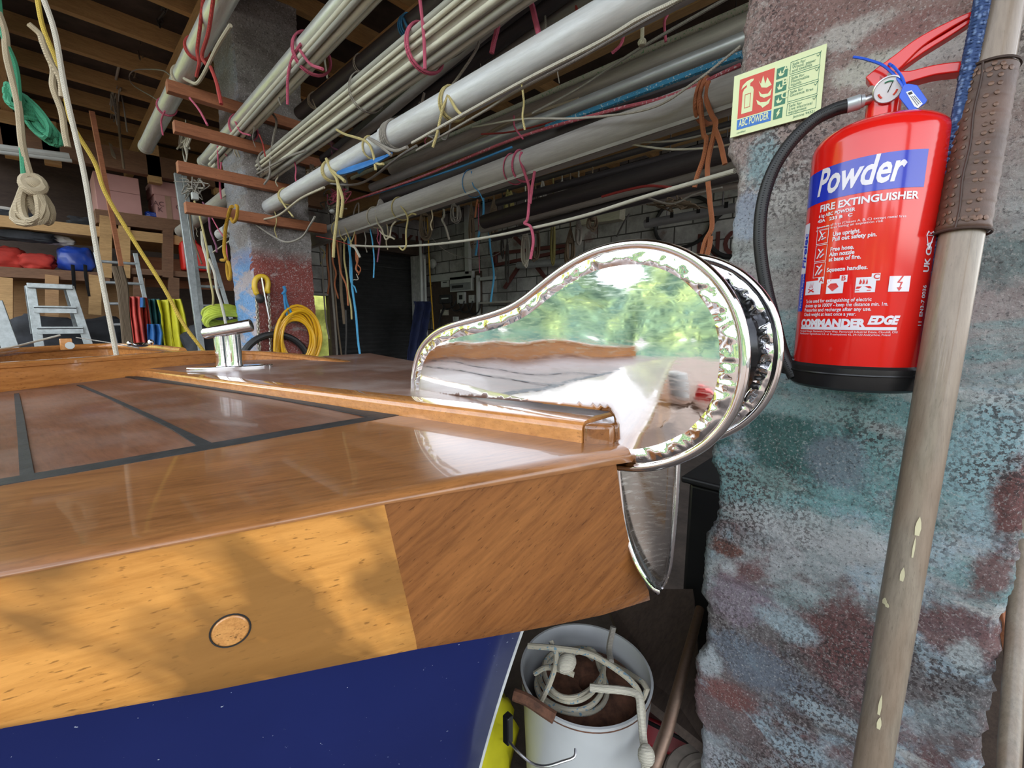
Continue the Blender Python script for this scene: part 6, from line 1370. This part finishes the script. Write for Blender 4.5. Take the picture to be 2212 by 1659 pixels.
b = MB(); b.box((TL.x-.02, Yq-.06, TL.z-.02), (TR.x+.02, Yq+.16, TL.z+.02)); b.build('top_tread', 'alu_ladder', st, bev=.004)
for k in range(1, 6):
    t_ = k*(TL.z-PY(120, 664, Yq).z)/(TL.z)*1.0; l3 = TL.lerp(BL, t_*1.0); r3 = TR.lerp(BR, t_*1.0)
    b = MB(); b.box((l3.x, Yq-.05, l3.z-.012), (r3.x, Yq+.07, l3.z+.012)); b.box((l3.x, Yq-.05, l3.z-.05), (r3.x, Yq-.045, l3.z)); b.build('tread', 'alu_ladder', st, bev=.002)
b = MB(); p = PY(-14, 650, 3.9); q = PY(26, 760, 3.9); b.beam(p, down_(p, q), .04, .07, V((1, 0, 0))); tag(b.build('ladder_rail', 'alu_ladder', bev=.003), 'aluminium rail standing at the very edge beside the step ladder', 'rail')
# oilskins and cloths hung below the shelves
cloth('oilskin_trousers', [(338, 375, 648), (345, 378, 680), (350, 383, 720), (356, 388, 765), (358, 390, 820)], 5.3, 'cloth_yellow', 'yellow oilskin trousers, leg nearest the teal cloth', 2, .05, seed=1)
cloth('oilskin_jacket', [(362, 390, 646), (366, 400, 680), (372, 408, 720), (380, 417, 765), (384, 420, 820)], 5.2, 'cloth_yellow', 'yellow oilskin jacket hanging next to the slanting yellow line', 2, .05, seed=3)
cloth('oilskin_jacket', [(276, 300, 641), (280, 303, 680), (286, 309, 720), (292, 318, 765), (294, 320, 820)], 5.3, 'cloth_salmon', 'salmon red oilskin hanging inside the ladder, outer one', 2, .04, seed=2)
cloth('oilskin_jacket', [(300, 316, 643), (304, 322, 680), (308, 326, 720), (314, 332, 765)], 5.35, 'cloth_red', 'darker red oilskin hanging next to the salmon one', 2, .04, seed=6)
cloth('waterproof_bag', [(320, 342, 646), (325, 348, 690), (330, 352, 720), (334, 354, 765)], 5.4, 'cloth_teal', 'dark teal waterproof between the red and yellow oilskins', 2, .05, seed=8)
cloth('blue_cloth', [(300, 312, 643), (302, 314, 655), (303, 314, 664)], 5.25, 'cloth_skyblue', 'scrap of light blue cloth on top of the red oilskins', 1, .02, seed=4)
cloth('blue_cloth', [(318, 345, 700), (320, 352, 720), (322, 350, 745)], 5.25, 'cloth_skyblue', 'blue crumpled cloth at the foot of the teal waterproof', 2, .04, seed=9)
random.seed(8); b = MB()
for k in range(7): b.tube(cr([PY(246+k*3+random.uniform(-3, 3), 575, 5.0), PY(256+k*3, 620+random.uniform(-5, 5), 5.0), PY(262+k*2.5, 680, 5.0), PY(270+k*3, 765, 5.0)], 5), .013, 6)
tag(b.build('rope_hank', 'rope_brown'), 'thick brown ropes hanging down behind the ladder rungs', 'rope')
random.seed(11); b = MB(); c = PY(490, 690, 3.6)
for k in range(7): b.tube([c+V((.13*math.cos(a)*(1+.1*math.sin(k)), .02*k-.05, .06*math.sin(a)+.012*k-.03)) for a in [2*PI*j/20 for j in range(20)]], .011, 6, closed=True)
tag(b.build('hose_coil', 'lime'), 'lime yellow coiled strap behind the cleat bar', 'strap')
blob('dark_bundle', (-60, 690, 330, 800), 5.9, 'cloth_dark', 'dark heap of covers under the shelves', seed=12, amp=.35, dep=.6)
blob('dark_bundle', (395, 690, 540, 810), 5.0, 'cloth_dark', 'dark heap of covers behind the yellow oilskins', seed=14, amp=.3, dep=.6)
# wisps: dirty white line with black and white beads
rp('beaded_line', 'rope_white', .009, .8, [(452, 560), (462, 590), (470, 625), (476, 650), (482, 675), (488, 700)], 'black and white beaded line hanging behind the straw rope', 'rope')
rp('beaded_line', 'rope_white', .012, .82, [(437, 500), (440, 530), (446, 560), (452, 590)], 'white flattened rope end knotted below the lowest batten', 'rope')
b = MB(); c = PX(421, 425, .78); b.box(c+V((-.02, -.02, -.02)), c+V((.02, .02, .025))); tag(b.build('white_block', 'white_plastic', bev=.004), 'small white block above the lowest batten', 'block')
b = MB(); c = PX(717, 456, 1.42); b.ball(c, .016, 10, (1, 1.4, 1)); tag(b.build('white_block', 'white_plastic'), 'small white fitting in the grey tangle', 'fitting')

# ------------------------------------------------------------------ on the floor: bucket, drum, tarp, board, post, machine
zr_ = .40; c1_, c2_ = PZ(1098, 1500, zr_), PZ(1392, 1490, zr_); f1, f2_ = PZ(1250, 1592, zr_), PZ(1275, 1338, zr_)
bc = (f1+f2_)/2; bR = .168
bk = thing('bucket', 'white plastic bucket with wire handle full of rope beside the hull', 'bucket', (bc.x, bc.y, 0))
b = MB(); pr = [(bR*.86, .002), (bR*.88, .0), (bR*.97, zr_-.06), (bR*.985, zr_-.05), (bR, zr_-.005), (bR+.002, zr_), (bR-.004, zr_), (bR-.006, zr_-.01), (bR*.95, zr_-.06), (bR*.85, .01), (.001, .01)]
b.lathe(pr, (bc.x, bc.y, 0), 64); b.build('bucket_body', 'bucket_white', bk, ang=50)
b = MB(); b.tube([bc+V((math.cos(a)*(bR-.001), math.sin(a)*(bR-.001), -.012)) for a in [2*PI*k/64 for k in range(64)]], .0022, 6, closed=True); b.build('rim_line', 'rust', bk)
hl = [PD(1100, 1602, .93), PD(1120, 1625, .91), PD(1148, 1648, .90), PD(1178, 1655, .885), PD(1215, 1645, .885), PD(1240, 1635, .89), PD(1243, 1617, .90)]
b = MB(); b.tube(cr([bc+V((0, 0, 0))+((p-bc)*1) for p in hl], 5), .0028, 8); b.build('handle', 'steel', bk)
b = MB(); q = PD(1097, 1570, .98); b.box(q+V((-.012, -.012, -.035)), q+V((.006, .006, .035))); b.build('handle_lug', 'black_plastic', bk, bev=.003)
b = MB(); dc = V((bc.x+.01, bc.y-.01, 0)); b.lathe([(.10, .02), (.140, .05), (.146, .27), (.142, .325), (.122, .352), (.085, .363), (.045, .361), (.03, .353), (.028, .30), (.0001, .30)], dc, 40); tag(b.build('rusty_drum', 'rust'), 'rusty brown cylinder with a hole in its top inside the white bucket', 'cylinder')
random.seed(6)
zc_ = zr_-.022
cc_ = V((bc.x-.035, bc.y+.015, zc_))
b = MB(); pts = []
for k in range(4):
    for j in range(20):
        a = 2*PI*j/20; R3_ = .098-.006*k+.006*math.sin(a*3+k); pts.append(cc_+V((math.cos(a)*R3_*(1+.05*k), math.sin(a)*R3_*.85, .010*k+.010*math.sin(a+k*1.7))))
pts += [PD(1390, 1475, .99), PD(1388, 1510, .98)]
b.tube(cr(pts, 3), .0062, 8)
b.tube(cr([PD(1140, 1395, 1.04), PD(1200, 1400, 1.03), PD(1270, 1412, 1.02), PD(1330, 1445, 1.0), PD(1375, 1485, .98), PD(1388, 1530, .96), PD(1388, 1570, .95)], 8), .0066, 8)
b.tube(cr([PD(1170, 1512, 1.02), PD(1190, 1470, 1.02), PD(1202, 1420, 1.03), PD(1190, 1385, 1.05)], 8), .0066, 8)
b.tube(cr([PD(1155, 1455, 1.05), PD(1180, 1442, 1.04), PD(1215, 1448, 1.03), PD(1240, 1458, 1.02)], 8), .0062, 8)
tag(b.build('coiled_line', 'rope_bucket'), 'cream line with blue flecks coiled in the white bucket', 'rope')
b = MB(); b.tube(cr([PD(1275, 1485, 1.0), PD(1310, 1488, .99), (PD(1350, 1492, .985)), PD(1378, 1502, .97), PD(1384, 1540, .95), PD(1390, 1600, .93), PD(1394, 1640, .91), PD(1392, 1700, .90)], 8), .0085, 8); b.ball(PD(1396, 1632, .90), .018, 10, (1, 1, 1.3)); b.ball(PD(1224, 1432, 1.03), .026, 12, (1.1, .8, .9))
tag(b.build('white_rope', 'rope_white'), 'laid white rope hanging knotted over the bucket rim', 'rope')
b = MB(); b.tube(cr([PD(1325, 1354, 1.13), PD(1316, 1400, 1.12), PD(1320, 1430, 1.08)], 5), .008, 8); tag(b.build('rope_end', 'rope_grey'), 'upright grey rope end sticking out of the bucket', 'rope')
b = MB(); b.tube(cr([PD(1110, 1500, .99), PD(1140, 1512, .98), PD(1175, 1535, .97), PD(1198, 1550, .96)], 5), .013, 9); tag(b.build('old_handle', 'rust'), 'short rusty bar lying inside the bucket rim', 'bar')
blob('yellow_tarp', (950, 1590, 1090, 1740), .80, 'yellow_tarp', 'crumpled yellow cloth on the floor between hull and bucket', 'cloth', seed=3, amp=.25, dep=.6)
blob('yellow_tarp', (1046, 1560, 1098, 1618), .82, 'yellow_tarp', 'smaller fold of yellow cloth touching the bucket', 'cloth', seed=5, amp=.25, dep=.7)
b = MB(); a = V((1.02, .85, 0.0)); b.prism([PD(1300, 1290, 1.5), PD(1500, 1290, 1.42), PD(1530, 1640, 1.02), PD(1395, 1530, 1.12)], V((.01, .01, .02))); tag(b.build('leaning_board', 'dark_board', smooth=False), 'dark brown board leaning behind the bucket', 'board')
b = MB(); b.tube([PD(1512, 1315, 1.22), PD(1478, 1440, 1.08), PD(1440, 1580, .98), PD(1395, 1700, .92)], [.012, .013, .0145, .0155], 12); tag(b.build('steel_bar', 'rusty_steel'), 'rusty round bar leaning between bucket and pillar', 'bar')
mc = thing('red_machine', 'dark red machine casing on the floor behind the steel bar', 'machine', PD(1460, 1560, 1.25))
b = MB(); b.prism([PD(1385, 1540, 1.22), PD(1520, 1600, 1.15), PD(1520, 1660, 1.12), PD(1385, 1610, 1.2)], V((.1, .1, -.1))); b.build('casing', 'machine_red', mc, bev=.01)
b = MB(); b.beam(PD(1390, 1555, 1.19), PD(1500, 1610, 1.12), .004, .010); b.build('trim_stripe', 'black_plastic', mc)
gw = thing('grindstone', 'worn round grey stone wheel lying at the pillar foot', 'wheel', PD(1545, 1700, 1.0))
c = PD(1548, 1712, 1.0); b = MB(); b.lathe([(.02, -.03), (.11, -.03), (.118, -.02), (.118, .0), (.112, .008), (.09, .006), (.085, .010), (.07, .010), (.066, .005), (.03, .006), (.02, .014)], c, 48); b.build('wheel', 'stone_wheel', gw)
b = MB(); b.lathe([(.001, 0), (.022, .005), (.018, .03), (.001, .034)], c+V((0, 0, .005)), 20); b.build('hub', 'concrete_light', gw)
bn = thing('black_bin', 'black plastic bin half hidden behind the painted pillar', 'bin', (1.35, .65, 0))
b = MB(); q = PD(1500, 1050, 1.45); b.box((q.x, q.y-.30, 0), (q.x+.35, q.y+.02, PD(1500, 1045, 1.45).z)); b.build('bin_body', 'black_plastic', bn, bev=.015)
b = MB(); b.box((q.x-.02, q.y-.32, PD(1500, 1045, 1.45).z), (q.x+.37, q.y+.04, PD(1500, 1030, 1.45).z)); b.build('lid', 'black_rubber', bn, bev=.008)
# behind the pillar on its other side
b = MB(); b.beam(PD(2165, 1300, .82), PD(2205, 1500, .80), .03, .012, V((0, 0, 1))); tag(b.build('brown_board', 'red_pine', bev=.002), 'orange-brown board end showing past the pillar edge', 'board')
b = MB(); p = PD(2206, 1180, .70); q = PD(2180, 1640, .60); d = (q-p); b.tube([p-d*.2, q+d*(q.z/(-d.z))*.9], .012, 14); tag(b.build('grey_pole', 'oar_wood'), 'thin grey pole standing at the very edge past the pillar', 'pole')
b = MB(); b.box((1.5, -1.6, 0), (1.55, -.2, 1.25)); tag(b.build('backdrop', 'dark_board', smooth=False), 'dark hoarding added to fill the dark past the pillar edge', 'backdrop')  # added dark panel that fills the dark area past the pillar
